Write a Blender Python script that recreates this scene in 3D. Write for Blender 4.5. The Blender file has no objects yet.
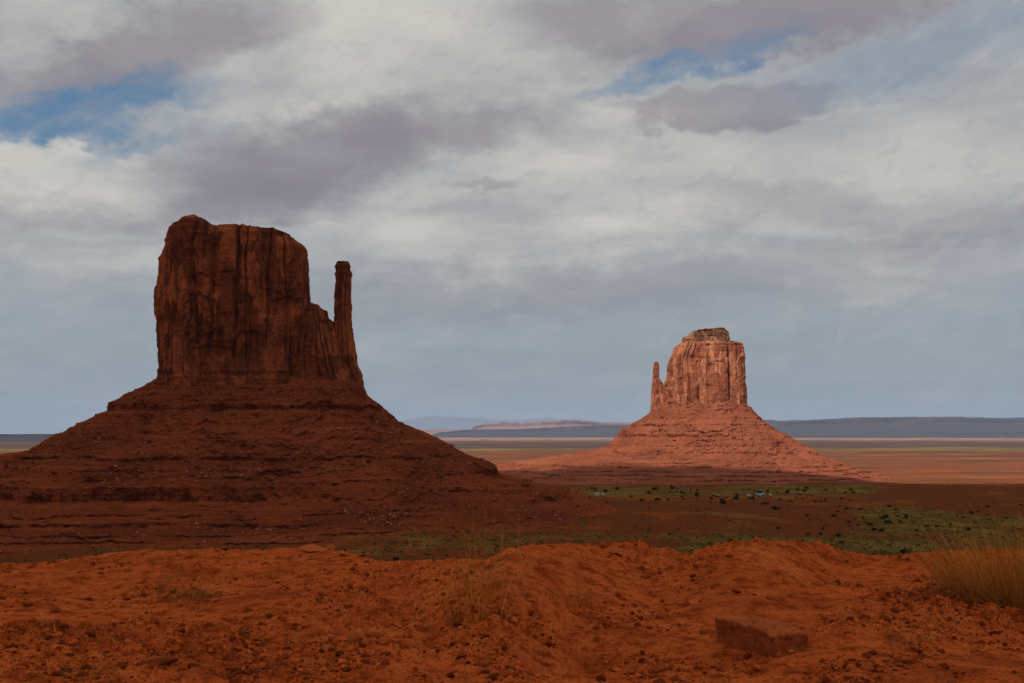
import bpy, math, random
import numpy as np

random.seed(11)
rng = np.random.default_rng(7)
R = math.radians
SC = bpy.context.scene
COL = SC.collection

# ------------------------------------------------------------------ camera
F = 995.6
EYE = 1.6
PITCH = math.atan(92.5 / F)
cam_d = bpy.data.cameras.new("camera")
cam_d.lens = 35.0
cam_d.sensor_width = 36.0
cam_d.clip_start = 0.1
cam_d.clip_end = 300000
cam = bpy.data.objects.new("camera", cam_d)
cam.location = (0, 0, EYE)
cam.rotation_euler = (R(90) + PITCH, 0, 0)
COL.objects.link(cam)
SC.camera = cam

# ------------------------------------------------------------------ sun and view
SUN_EL, SUN_AZ = 50.0, 213.0          # azimuth of the sun, clockwise from +Y (north)
sd = (math.cos(R(SUN_EL)) * math.sin(R(SUN_AZ)), math.cos(R(SUN_EL)) * math.cos(R(SUN_AZ)), math.sin(R(SUN_EL)))
sun_d = bpy.data.lights.new("sun", 'SUN')
sun_d.energy = 4.0
sun_d.angle = R(0.55)
sun_d.color = (1.0, 0.95, 0.88)
sun = bpy.data.objects.new("sun", sun_d)
sun.location = (0, -50, 80)
from mathutils import Vector
sun.rotation_euler = Vector(sd).to_track_quat('Z', 'Y').to_euler()
COL.objects.link(sun)
SC.view_settings.view_transform = 'Standard'
SC.view_settings.look = 'None'
SC.view_settings.exposure = 0.0
SC.view_settings.gamma = 1.0
SC.view_settings.use_curve_mapping = False
SC.cycles.max_bounces = 6
SC.cycles.diffuse_bounces = 3
SC.cycles.volume_bounces = 0
SC.cycles.transparent_max_bounces = 12

# ------------------------------------------------------------------ node helper
class N:
    """small expression builder over shader nodes"""
    def __init__(s, tree):
        s.t = tree
        s.n = tree.nodes
        s.l = tree.links
    def new(s, typ, **kw):
        nd = s.n.new(typ)
        for k, v in kw.items():
            setattr(nd, k, v)
        return nd
    def put(s, sock, v):
        if hasattr(v, 'node') or isinstance(v, bpy.types.NodeSocket):
            s.l.new(v, sock)
        else:
            if isinstance(v, (tuple, list)) and sock.type == 'RGBA' and len(v) == 3:
                v = (*v, 1)
            sock.default_value = v
    def m(s, op, *a, clamp=False):
        nd = s.new('ShaderNodeMath', operation=op, use_clamp=clamp)
        for i, v in enumerate(a):
            s.put(nd.inputs[i], v)
        return nd.outputs[0]
    def add(s, a, b): return s.m('ADD', a, b)
    def sub(s, a, b): return s.m('SUBTRACT', a, b)
    def mul(s, a, b): return s.m('MULTIPLY', a, b)
    def v(s, op, *a):
        nd = s.new('ShaderNodeVectorMath', operation=op)
        for i, x in enumerate(a):
            if op == 'SCALE' and i == 1:
                s.put(nd.inputs['Scale'], x)
            else:
                s.put(nd.inputs[i], x)
        return nd.outputs['Value'] if op in ('LENGTH', 'DOT_PRODUCT', 'DISTANCE') else nd.outputs[0]
    def comb(s, x, y, z):
        nd = s.new('ShaderNodeCombineXYZ')
        for i, q in enumerate((x, y, z)):
            s.put(nd.inputs[i], q)
        return nd.outputs[0]
    def sep(s, a):
        nd = s.new('ShaderNodeSeparateXYZ')
        s.put(nd.inputs[0], a)
        return nd.outputs
    def mix(s, f, a, b, mode='MIX'):
        nd = s.new('ShaderNodeMix', data_type='RGBA', blend_type=mode)
        s.put(nd.inputs['Factor'], f)
        s.put(nd.inputs[6], a)
        s.put(nd.inputs[7], b)
        return nd.outputs[2]
    def step(s, x, a, b, lo=0.0, hi=1.0):
        nd = s.new('ShaderNodeMapRange', interpolation_type='SMOOTHSTEP')
        s.put(nd.inputs[0], x)
        for i, q in enumerate((a, b, lo, hi)):
            s.put(nd.inputs[i + 1], q)
        return nd.outputs[0]
    def noise(s, vec, scale=1.0, detail=4, rough=0.55, dist=0.0, color=False):
        nd = s.new('ShaderNodeTexNoise')
        s.put(nd.inputs['Vector'], vec)
        nd.inputs['Scale'].default_value = scale
        nd.inputs['Detail'].default_value = detail
        nd.inputs['Roughness'].default_value = rough
        nd.inputs['Distortion'].default_value = dist
        return nd.outputs['Color' if color else 'Fac']
    def voro(s, vec, scale=1.0, out='Distance', feature='F1'):
        nd = s.new('ShaderNodeTexVoronoi', feature=feature)
        s.put(nd.inputs['Vector'], vec)
        nd.inputs['Scale'].default_value = scale
        return nd.outputs[out]
    def ramp(s, f, stops):
        nd = s.new('ShaderNodeValToRGB')
        s.put(nd.inputs[0], f)
        el = nd.color_ramp.elements
        while len(el) < len(stops):
            el.new(0.5)
        for e, (p, c) in zip(el, stops):
            e.position = p
            e.color = (*c, 1)
        return nd.outputs[0]
    def mapping(s, vec, loc=(0, 0, 0), rot=(0, 0, 0), scl=(1, 1, 1), typ='POINT'):
        nd = s.new('ShaderNodeMapping', vector_type=typ)
        s.put(nd.inputs[0], vec)
        nd.inputs['Location'].default_value = loc
        nd.inputs['Rotation'].default_value = rot
        nd.inputs['Scale'].default_value = scl
        return nd.outputs[0]

def srgb(r, g, b):
    f = lambda c: (c / 255 / 12.92) if c / 255 <= 0.04045 else ((c / 255 + 0.055) / 1.055) ** 2.4
    return (f(r), f(g), f(b))

# ------------------------------------------------------------------ sky
def build_world():
    w = bpy.data.worlds.new("World")
    SC.world = w
    w.use_nodes = True
    t = w.node_tree
    t.nodes.clear()
    n = N(t)
    sky = n.new('ShaderNodeTexSky', sky_type='NISHITA')
    sky.sun_disc = False
    sky.sun_elevation = R(SUN_EL)
    sky.sun_rotation = R(SUN_AZ)
    sky.altitude = 1600
    sky.air_density = 1.0
    sky.dust_density = 0.8
    K = 10.0                                   # cloud radiances are given for a background strength of 1/K
    tc = n.new('ShaderNodeTexCoord').outputs['Generated']
    dx, dy, dz = n.sep(tc)
    az = n.mul(n.m('ARCTAN2', dx, dy), 57.29578)      # degrees right of north
    el = n.mul(n.m('ARCSINE', dz), 57.29578)          # degrees up
    # cloud-deck coordinates: a layer overhead, so that clouds flatten towards the horizon
    den = n.add(n.m('ABSOLUTE', dz), 0.10)
    deck = n.comb(n.m('DIVIDE', dx, den), n.m('DIVIDE', dy, den), 0.0)
    ae = n.comb(az, el, 0.0)
    nA = n.noise(deck, 0.9, 6, 0.6, 0.3)
    nB = n.noise(n.mapping(deck, (5, 3, 0), (0, 0, 0.5), (1, 1.2, 1)), 1.5, 6, 0.52, 0.3)
    aer = n.mapping(ae, (0, 0, 0), (0, 0, -0.42))
    nC = n.noise(n.mapping(aer, (15, 3, 0), (0, 0, 0), (1, 2.6, 1)), 0.14, 8, 0.58, 0.6)
    wob = n.noise(n.mapping(deck, (9, 9, 0)), 2.6, 5, 0.6, 0.0, color=True)
    puff = n.noise(n.mapping(ae, (0, 0, 0), (0, 0, 0), (1, 1.5, 1)), 0.42, 8, 0.58, color=True)
    warp = n.v('ADD', n.v('MULTIPLY', n.v('SUBTRACT', wob, (0.5, 0.5, 0.5)), (7.0, 3.0, 0)),
               n.v('MULTIPLY', n.v('SUBTRACT', puff, (0.5, 0.5, 0.5)), (4.6, 3.8, 0)))
    aew = n.v('ADD', ae, warp)
    def azel(px, py):
        u = (px - 512) / F; v = (341.5 - py) / F
        y = math.cos(PITCH) - v * math.sin(PITCH); z = math.sin(PITCH) + v * math.cos(PITCH)
        return math.degrees(math.atan2(u, y)), math.degrees(math.atan2(z, math.hypot(u, y)))
    S = 0.0555                                 # degrees per pixel in the middle of the picture
    def blob(px, py, rx, ry, tilt=0.0, soft=0.5, wv=None):
        a, e = azel(px, py)
        q = n.mapping(aew if wv is None else wv, (a, e, 0), (0, 0, R(tilt)), (rx * S, ry * S, 1), 'TEXTURE')
        return n.step(n.v('LENGTH', q), 1.0 + soft, 1.0 - soft)
    def many(bl):
        o = None
        for b in bl:
            k = n.mul(blob(*b[:5], soft=b[5] if len(b) > 5 else 0.5), b[6] if len(b) > 6 else 1.0)
            o = k if o is None else n.m('MAXIMUM', o, k)
        return o
    c = lambda r, g, b: tuple(K * q for q in srgb(r, g, b))
    # thin high veil over the blue: bluer and duller near the horizon
    g = n.step(el, 0.0, 14.0)
    base = n.mix(g, c(142, 155, 161), c(164, 167, 171))
    base = n.mix(n.step(el, -1.0, 4.0, 0.6, 0.0), base, c(140, 153, 160))
    base = n.mix(n.step(nA, 0.45, 0.65), base, n.mix(0.5, base, c(166, 168, 172)))
    # lit cloud
    lit = many([(430, 40, 240, 75, 0, 0.6), (620, 165, 190, 60, -8, 0.5), (330, 60, 150, 60, 10, .6), (60, 30, 80, 50, 20, 0.6, 0.8),
                (560, 215, 260, 50, 4, 0.6), (900, 170, 160, 80, 5, .7, .7), (900, 268, 60, 22, 25, 0.6, 0.7), (40, 175, 125, 36, -8, 0.2, 1.0),
                (90, 235, 170, 35, 0, 0.6, 0.6), (470, 245, 130, 34, 0, 0.7, .8), (750, 215, 120, 30, 0, 0.7, .8)])
    litc = n.mix(n.step(nB, 0.35, 0.68), c(176, 175, 175), c(208, 205, 196))
    col = n.mix(n.mul(lit, n.step(nB, 0.2, 0.42, 0.55, 1.0)), base, litc)
    # wisps
    col = n.mix(n.mul(n.step(nC, 0.50, 0.75), n.step(el, 1.5, 12.0, 0.25, 0.35)), col, c(192, 191, 190))
    nD = n.noise(n.mapping(aer, (2, 8, 0), (0, 0, 0), (1, 2.2, 1)), 0.6, 8, 0.6, 0.8)
    col = n.mix(n.mul(n.step(nD, 0.48, 0.78), n.step(el, 2.0, 12.0, 0.12, 0.30)), col, c(204, 202, 198))
    col = n.mix(n.mul(n.step(nD, 0.5, 0.25), 0.22), col, c(140, 142, 152))
    col = n.mix(n.mul(n.step(nB, 0.50, 0.34), n.step(el, 0.0, 10.0, 0.10, 0.22)), col, c(134, 136, 148))
    # shaded cloud bellies
    dark = many([(150, 55, 150, 36, 24, 0.55, .8), (20, 95, 80, 26, 15, 0.6, .5), (330, 150, 160, 36, 16, 0.55, .95), (270, 190, 110, 30, 14, 0.5, .9),
                 (440, 128, 110, 26, 12, 0.6, .7), (800, 12, 210, 34, 4, 0.45, 1.0), (640, 22, 120, 34, 0, .6, .75),
                 (735, 106, 120, 22, 3, 0.25, .7), (560, 290, 330, 26, 3, 0.7, .35),
                 (820, 205, 130, 20, -6, 0.7, .45), (60, 215, 140, 14, 0, 0.7, .35), (930, 235, 140, 16, 8, 0.8, .4), (490, 188, 45, 7, 6, .6, .5)])
    darkc = n.mix(n.step(nB, 0.3, 0.7), c(132, 126, 136), c(150, 144, 150))
    col = n.mix(n.mul(dark, n.step(nC, 0.2, 0.5, 0.7, 1.0)), col, darkc)
    # clear gaps
    gap = many([(85, 110, 115, 22, 16, 0.65, 1.0), (150, 84, 42, 15, 20, 0.7, .75), (50, 128, 80, 15, 6, 0.6), (140, 150, 60, 10, 20, .8, .5), (700, 62, 95, 12, 12, 0.8, .85), (625, 84, 50, 9, 12, .8, .5),
                (930, 55, 140, 26, 8, 0.7, .35)])
    gap = n.mul(gap, n.step(nC, 0.72, 0.45, 0.55, 1.0))
    blue = n.mix(0.2, c(92, 130, 164), n.v('MULTIPLY', sky.outputs[0], (0.55, 0.75, 0.8)))
    col = n.mix(gap, col, blue)
    # unseen sky behind and overhead: cloud veil dimmed low, brightened high for its light
    aw = n.m('ABSOLUTE', az)
    out = n.m('MAXIMUM', n.step(el, 30.0, 45.0), n.step(aw, 50.0, 75.0))
    veil = n.mix(n.step(nA, 0.35, 0.7), c(178, 176, 176), c(216, 209, 198))
    veil = n.mix(n.step(el, 50.0, 12.0), n.v('SCALE', veil, 1.30), n.v('SCALE', veil, 0.42))
    col = n.mix(out, col, veil)
    col = n.mix(n.step(el, -0.3, -2.0), col, c(90, 74, 66))
    bg = n.new('ShaderNodeBackground')
    bg.inputs['Strength'].default_value = 0.1
    t.links.new(col, bg.inputs['Color'])
    o = n.new('ShaderNodeOutputWorld')
    t.links.new(bg.outputs[0], o.inputs[0])
    w.cycles.sampling_method = 'MANUAL'
    w.cycles.sample_map_resolution = 512
build_world()

# ------------------------------------------------------------------ geometry helpers
def P(px, py, Y):
    """point at distance Y ahead that is seen at photo pixel (px, py) -> X, Z"""
    u = (px - 512) / F; v = (341.5 - py) / F
    y = math.cos(PITCH) - v * math.sin(PITCH); z = math.sin(PITCH) + v * math.cos(PITCH)
    return u / y * Y, EYE + z / y * Y

def _hash(ix, iy, iz):
    h = (ix.astype(np.uint32) * np.uint32(374761393)) ^ (iy.astype(np.uint32) * np.uint32(668265263)) ^ (iz.astype(np.uint32) * np.uint32(2147483647 - 58))
    h = (h ^ (h >> np.uint32(13))) * np.uint32(1274126177)
    h ^= h >> np.uint32(16)
    return h
_G = rng.normal(size=(256, 3)); _G /= np.linalg.norm(_G, axis=1)[:, None]
def perlin(x, y, z):
    x = np.asarray(x, float); y = np.asarray(y, float) + 0 * x; z = np.asarray(z, float) + 0 * x
    xi = np.floor(x).astype(np.int64); yi = np.floor(y).astype(np.int64); zi = np.floor(z).astype(np.int64)
    fx, fy, fz = x - xi, y - yi, z - zi
    s = lambda t: t * t * t * (t * (t * 6 - 15) + 10)
    u, v, w = s(fx), s(fy), s(fz)
    def g(a, b, c):
        q = _G[_hash(xi + a, yi + b, zi + c) & np.uint32(255)]
        return q[..., 0] * (fx - a) + q[..., 1] * (fy - b) + q[..., 2] * (fz - c)
    l = lambda a, b, t: a + (b - a) * t
    return l(l(l(g(0,0,0), g(1,0,0), u), l(g(0,1,0), g(1,1,0), u), v), l(l(g(0,0,1), g(1,0,1), u), l(g(0,1,1), g(1,1,1), u), v), w) * 1.6
def fbm(x, y, z=0.0, o=4, gain=0.5, ridge=False):
    t = 0; a = 1; f = 1
    for i in range(o):
        p = perlin(x * f + 17.3 * i, y * f - 9.1 * i, np.asarray(z) * f + 5.7 * i)
        t = t + a * ((1 - 2 * np.abs(p)) if ridge else p)
        a *= gain; f *= 2.03
    return t
def sst(x, a, b):
    t = np.clip((x - a) / (b - a), 0, 1)
    return t * t * (3 - 2 * t)

def mesh_np(name, verts, quads=None, tris=None, mats=(), smooth=True, attrs=None):
    me = bpy.data.meshes.new(name)
    v = np.asarray(verts, np.float32).reshape(-1, 3)
    lv, ls = [], []
    pos = 0
    if quads is not None and len(quads):
        q = np.asarray(quads, np.int32).reshape(-1, 4)
        lv.append(q.ravel()); ls.append(pos + 4 * np.arange(len(q), dtype=np.int32)); pos += q.size
    if tris is not None and len(tris):
        q = np.asarray(tris, np.int32).reshape(-1, 3)
        lv.append(q.ravel()); ls.append(pos + 3 * np.arange(len(q), dtype=np.int32)); pos += q.size
    lv = np.concatenate(lv); ls = np.concatenate(ls)
    me.vertices.add(len(v)); me.vertices.foreach_set('co', v.ravel())
    me.loops.add(len(lv)); me.loops.foreach_set('vertex_index', lv)
    me.polygons.add(len(ls)); me.polygons.foreach_set('loop_start', ls)
    me.update(calc_edges=True)
    me.validate()
    me.polygons.foreach_set('use_smooth', np.full(len(me.polygons), smooth))
    for k, a in (attrs or {}).items():
        at = me.attributes.new(k, 'FLOAT', 'POINT')
        at.data.foreach_set('value', np.asarray(a, np.float32).ravel())
    for m_ in mats:
        me.materials.append(m_)
    return me

def grid_quads(nr, nc, wrap=False, off=0, flip=False):
    i = np.arange(nr - 1)[:, None]
    j = np.arange(nc if wrap else nc - 1)[None, :]
    j2 = (j + 1) % nc
    a = i * nc + j; b = i * nc + j2; c = (i + 1) * nc + j2; d = (i + 1) * nc + j
    q = np.stack([a, b, c, d] if not flip else [a, d, c, b], -1).reshape(-1, 4)
    return q + off

def link(name, me, parent=None, loc=None):
    o = bpy.data.objects.new(name, me)
    COL.objects.link(o)
    if parent is not None:
        o.parent = parent
    if loc is not None:
        o.location = loc
    return o
def tag(o, label=None, cat=None, group=None, kind=None):
    if label: o['label'] = label
    if cat: o['category'] = cat
    if group: o['group'] = group
    if kind: o['kind'] = kind
    return o
def empty(name, loc=(0, 0, 0), **kw):
    o = bpy.data.objects.new(name, None)
    o.location = loc
    COL.objects.link(o)
    tag(o, **kw)
    return o
def copy_tree(o, parent=None):
    c = o.copy()
    COL.objects.link(c)
    c.parent = parent
    for ch in [x for x in o.children]:
        copy_tree(ch, c)
    return c

# ------------------------------------------------------------------ materials
def mat(name, rough=0.95):
    m = bpy.data.materials.new(name)
    m.use_nodes = True
    m.node_tree.nodes.clear()
    n = N(m.node_tree)
    bs = n.new('ShaderNodeBsdfPrincipled')
    bs.inputs['Roughness'].default_value = rough
    bs.inputs['Specular IOR Level'].default_value = 0.5 if rough < 0.9 else 0.0
    o = n.new('ShaderNodeOutputMaterial')
    m.node_tree.links.new(bs.outputs[0], o.inputs[0])
    return m, n, bs
def finish(n, bs, col, h=None, dist=1.0, strength=1.0):
    n.put(bs.inputs['Base Color'], col)
    if h is not None:
        b = n.new('ShaderNodeBump')
        b.inputs['Distance'].default_value = dist
        b.inputs['Strength'].default_value = strength
        n.put(b.inputs['Height'], h)
        n.l.new(b.outputs[0], bs.inputs['Normal'])

def cliff_material(name, dark, mid, light, varnish, vscale=1.0, vamt=0.75):
    m, n, bs = mat(name)
    pos = n.new('ShaderNodeNewGeometry').outputs['Position']
    x, y, z = n.sep(pos)
    warp = n.noise(pos, 0.02, 3, 0.5)
    zz = n.add(z, n.mul(warp, 14.0))
    chip = n.voro(n.v('ADD', n.mapping(pos, scl=(0.05, 0.05, 0.028)), n.v('SCALE', n.noise(pos, 0.08, 4, 0.6, color=True), 0.9)), 1.0 * vscale, 'Color')
    chipk = n.step(n.sep(chip)[0], 0.66, 0.70)
    strata = n.noise(n.comb(n.mul(x, 0.004), n.mul(y, 0.004), n.mul(zz, 0.16)), 1.0, 6, 0.65)
    patch = n.noise(n.mapping(pos, scl=(0.035, 0.035, 0.016)), 1.0 * vscale, 6, 0.6, 0.4)
    streak = n.noise(n.mapping(pos, scl=(0.14, 0.14, 0.011)), 1.0 * vscale, 6, 0.65, 0.3)
    streak2 = n.noise(n.mapping(pos, (40, 7, 3), scl=(0.4, 0.4, 0.03)), 1.0 * vscale, 5, 0.6)
    fine = n.noise(pos, 0.45, 6, 0.65)
    col = n.mix(n.step(strata, 0.3, 0.7), dark, mid)
    col = n.mix(n.mul(n.step(patch, 0.50, 0.66), n.step(fine, 0.35, 0.6, 0.3, 0.85)), col, light)
    col = n.mix(n.mul(chipk, n.step(fine, 0.3, 0.55, 0.35, 0.8)), col, light)
    va = n.mul(n.step(n.add(n.mul(streak, 0.6), n.mul(streak2, 0.4)), 0.47, 0.6), n.step(patch, 0.60, 0.44))
    col = n.mix(n.mul(va, vamt), col, varnish)
    col = n.mix(n.step(fine, 0.25, 0.75, 0.0, 0.35), col, light)
    crack = n.noise(n.mapping(pos, (3, 3, 3), scl=(0.09, 0.09, 0.012)), 1.0, 3, 0.5, 0.6)
    cr = n.m('ABSOLUTE', n.sub(crack, 0.5))
    crk = n.step(cr, 0.0, 0.012)
    bed = n.noise(n.comb(n.mul(x, 0.01), n.mul(y, 0.01), n.mul(zz, 0.5)), 1.0, 3, 0.5)
    h = n.add(n.add(n.mul(fine, 2.4), n.mul(streak2, 1.5)), n.add(n.mul(crk, 1.4), n.mul(bed, 0.35)))
    finish(n, bs, col, h, 1.3, 0.9)
    return m

def talus_material(name, base, mid, light, dark, speck=0.5):
    m, n, bs = mat(name)
    pos = n.new('ShaderNodeNewGeometry').outputs['Position']
    nrm = n.new('ShaderNodeNewGeometry').outputs['Normal']
    x, y, z = n.sep(pos)
    nz = n.sep(nrm)[2]
    strata = n.noise(n.comb(n.mul(x, 0.003), n.mul(y, 0.003), n.mul(n.add(z, n.mul(n.noise(pos, 0.015, 3), 5.0)), 0.3)), 1.0, 5, 0.6)
    big = n.noise(pos, 0.014, 5, 0.6, 0.3)
    fine = n.noise(pos, 0.35, 6, 0.7)
    clus = n.noise(n.mapping(pos, (7, 3, 1)), 0.03, 4, 0.65)
    vd = n.voro(pos, 0.30)
    vc = n.sep(n.voro(pos, 0.30, 'Color'))[0]
    vd2 = n.voro(pos, 0.75)
    vc2 = n.sep(n.voro(pos, 0.75, 'Color'))[1]
    col = n.mix(n.step(strata, 0.35, 0.65), base, mid)
    col = n.mix(n.step(big, 0.35, 0.65, 0.0, 0.55), col, dark)
    st = n.mul(n.mul(n.step(vc, 0.72, 0.78), n.step(vd, 0.42, 0.30)), n.mul(n.step(big, 0.44, 0.60), n.step(clus, 0.42, 0.62)))
    st2 = n.mul(n.mul(n.step(vc2, 0.70, 0.76), n.step(vd2, 0.42, 0.30)), n.mul(n.step(fine, 0.45, 0.55), n.step(clus, 0.38, 0.6)))
    flat = n.step(nz, 0.45, 0.7)
    col = n.mix(n.mul(n.mul(st, flat), speck), col, light)
    col = n.mix(n.mul(n.mul(st2, flat), speck * 0.8), col, light)
    col = n.mix(n.step(fine, 0.55, 0.3, 0.0, 0.55), col, dark)
    vs = n.noise(n.mapping(pos, scl=(0.16, 0.16, 0.01)), 1.0, 4, 0.6)
    col = n.mix(n.mul(n.step(nz, 0.5, 0.3), n.step(vs, 0.40, 0.58, 0.15, 0.75)), col, dark)
    h = n.add(n.mul(fine, 2.6), n.mul(n.m('MAXIMUM', st, st2), 0.9))
    finish(n, bs, col, h, 1.2, 1.0)
    return m

M = {}
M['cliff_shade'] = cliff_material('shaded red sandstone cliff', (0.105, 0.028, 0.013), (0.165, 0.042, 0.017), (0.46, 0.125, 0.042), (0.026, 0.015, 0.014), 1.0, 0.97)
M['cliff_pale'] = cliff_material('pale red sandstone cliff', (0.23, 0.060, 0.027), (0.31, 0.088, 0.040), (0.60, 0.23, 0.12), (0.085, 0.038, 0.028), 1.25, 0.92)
M['cap'] = cliff_material('buff capstone', (0.10, 0.035, 0.018), (0.23, 0.085, 0.042), (0.50, 0.25, 0.13), (0.04, 0.020, 0.014), 1.6, 0.8)
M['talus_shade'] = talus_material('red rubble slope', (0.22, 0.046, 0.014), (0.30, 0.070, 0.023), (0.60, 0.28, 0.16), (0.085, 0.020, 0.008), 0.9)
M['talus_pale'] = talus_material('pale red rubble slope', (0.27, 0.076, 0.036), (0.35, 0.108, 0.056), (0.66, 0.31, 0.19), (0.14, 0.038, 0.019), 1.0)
M['boulder'] = talus_material('boulder sandstone', (0.30, 0.080, 0.030), (0.38, 0.11, 0.045), (0.6, 0.25, 0.13), (0.16, 0.040, 0.016), 0.5)

# ------------------------------------------------------------------ buttes
def prof(pts, Y, cx=None):
    """pixel outline -> arrays of Z (ascending) and X at distance Y"""
    a = np.array([P(px, py, Y) for px, py in pts])
    o = np.argsort(a[:, 1], kind='stable')
    return a[o, 1], a[o, 0]

def theta_list(n, front=0.72):
    """angles round a plan, denser on the side facing the camera (-Y)"""
    nf = int(n * front)
    a = np.linspace(-math.pi, 0, nf, endpoint=False)
    b = np.linspace(0, math.pi, n - nf, endpoint=False)
    return np.concatenate([a, b])

def cliff_body(name, parent, origin, L, Rr, top, zbase, Yc, half_depth, m, nth=1000, nv=230, power=0.55, seed=0,
               wmin=5, wmax=26, amp=0.30, rough=1.0, dtaper=0.8, edge=0.45, bed=1.0, cracks=()):
    """vertical-walled rock mass: side outlines, a top outline, and jointed columns all round"""
    r_ = np.random.default_rng(seed)
    # the outline seen from the viewpoint is made by the nearer or the farther corner of the mass
    near_, far_ = Yc - 0.62 * half_depth, Yc + 0.62 * half_depth
    dl = near_ if P(L[0][0], 400, Yc)[0] < 0 else far_
    dr = far_ if P(Rr[0][0], 400, Yc)[0] < 0 else near_
    zl, xl = prof(L, dl); zr, xr = prof(Rr, dr)
    tp = np.array([P(px, py, Yc - 0.6 * half_depth * dtaper) for px, py in top])
    tx, tz = tp[:, 0], tp[:, 1]
    zb = zbase
    th = theta_list(nth)
    v = np.linspace(0, 1, nv)
    vl = (zl - zb) / (zl[-1] - zb); vr = (zr - zb) / (zr[-1] - zb)
    XL = np.interp(v, vl, xl)[:, None]; XR = np.interp(v, vr, xr)[:, None]
    xc, a = (XL + XR) / 2, (XR - XL) / 2
    b = half_depth * (1 - (1 - dtaper) * v[:, None] ** 1.5)
    c, s = np.cos(th)[None, :], np.sin(th)[None, :]
    pc = np.sign(c) * np.abs(c) ** power; ps = np.sign(s) * np.abs(s) ** power
    X = xc + a * pc
    Yv = Yc + b * ps
    # arc length round the base plan
    per = np.hypot(np.diff(X[0], append=X[0, 0]), np.diff(Yv[0], append=Yv[0, 0]))
    S = np.cumsum(per); tot = S[-1]
    ztop = np.interp(X, tx, tz)
    Z = zb + (ztop - zb) * v[:, None]
    V = v[:, None]
    D = np.zeros_like(X) - 0.0
    k = 0
    sp = 0.0
    pill = []
    while sp < tot:
        w = math.exp(r_.uniform(math.log(wmin), math.log(wmax)))
        pill.append((sp + w * 0.5, w, r_.uniform(0.18, 0.42) * amp / 0.30, 1.15 if r_.random() < 0.5 else r_.uniform(0.35, 0.98), r_.uniform(-1, 1)))
        sp += w * r_.uniform(0.55, 0.95)
    for s0, w, am, tv, lean in pill:
        near = np.abs((S - s0 + tot / 2) % tot - tot / 2) < w * 0.85
        ds = (S[None, near] - s0 - lean * w * 0.35 * (V - 0.5) + tot / 2) % tot - tot / 2
        q = np.clip(1 - (2 * ds / (w * 1.15)) ** 2, 0, 1)
        f = np.clip((tv - V) / 0.03, 0, 1) ** 0.5
        D[:, near] = np.maximum(D[:, near], am * min(w, 16) * q ** 0.16 * f)
    for s0, w, am, tv, lean in pill:
        if w < (wmin + wmax) * 0.28 or r_.random() < 0.4: continue
        near = np.abs((S - s0 - w * .5 + tot / 2) % tot - tot / 2) < 16
        ds = (S[None, near] - s0 - w * 0.5 - fbm(0 * V + s0, V * 3.0, 0.0, 3) * 3.0 + tot / 2) % tot - tot / 2
        gw = 0.8 + 0.022 * w
        lo_ = r_.uniform(-0.3, 0.45); hi_ = r_.uniform(0.7, 1.4)
        D[:, near] -= (2.2 + 0.12 * w) * np.exp(-(ds / gw) ** 2) * sst(V, lo_, lo_ + .12) * (1 - sst(V, hi_ - .12, hi_))
    for (px_, dep, wd, va, vb) in cracks:
        xk = P(px_, 350, Yc - half_depth * 0.8)[0]
        line = X - xk - fbm(0 * V + px_, V * 3, 0.0, 3) * 3
        D -= dep * np.exp(-(line / wd) ** 2) * (s < 0) * sst(V, va - .06, va + .06) * (1 - sst(V, vb - .06, vb + .06))
    # slabs that have fallen away leave shallow sharp-edged recesses
    for _ in range(int(tot / 10)):
        s0, v0 = r_.uniform(0, tot), r_.uniform(0.12, 0.85)
        w, hgt, dp = r_.uniform(0.35, 1.0) * wmax * 0.5, r_.uniform(0.06, 0.20), r_.uniform(0.8, 2.6) * wmax / 30
        near = np.abs((S - s0 + tot / 2) % tot - tot / 2) < w * 1.6
        ds = (S[None, near] - s0 + tot / 2) % tot - tot / 2
        q = (np.abs(ds) / w) ** 2.5 + np.where(V > v0, ((V - v0) / (hgt * 0.5)), ((v0 - V) / hgt)) ** 2 + 0.5 * fbm(X[:, near] / 12 + s0, Yv[:, near] / 12, Z[:, near] / 12, 2)
        D[:, near] -= dp * np.clip((1 - q) * 9, 0, 1)
    big = fbm(X / 52 + seed, Yv / 52, Z / 260, 2) * 13 * (half_depth / 60)
    rib = fbm(X / 11 + seed, Yv / 11, Z / 60, 3) * 1.1
    mid = fbm(X / 9, Yv / 9, Z / 16 + seed, 4) * 1.8 * rough
    fin = fbm(X / 2.6, Yv / 2.6, Z / 3.2 + seed, 3) * 0.75 * rough
    bedd = (fbm(0 * X + seed, 0.01 * X, Z / 5.0, 3) * 1.6) * bed * (0.12 + 1.0 * sst(V, 0.82, 0.97) + 1.1 * sst(V, 0.20, 0.08))
    lim = edge + (1 - edge) * (np.abs(s) ** 0.7)
    D = D + big * 0.6 + rib + mid
    sel = (np.abs(c[0]) > 0.8)
    D = (D - D[:, sel].mean()) * lim + fin + bedd
    # the foot flares where softer beds stand out
    D += 3.0 * np.exp(-((V) / 0.10) ** 2) * bed
    D -= 2.6 * sst(V, 0.965, 1.0) ** 2 * rough * min(1, half_depth / 50)
    nx, ny = c * np.abs(c) ** 0.2, s
    ln = np.hypot(nx, ny); X2 = X + D * nx / ln; Y2 = Yv + D * ny / ln
    Z2 = Z + fbm(X2 / 14, Y2 / 14, seed, 3) * 1.6 * sst(V, 0.9, 1.0) * rough * min(1, half_depth / 40)
    # cap rings
    rings = [0.95, 0.87, 0.76, 0.62, 0.46, 0.3, 0.14, 0.02]
    cx0, cy0 = X2[-1].mean(), Y2[-1].mean()
    xs, ys, zs = [X2], [Y2], [Z2]
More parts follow.
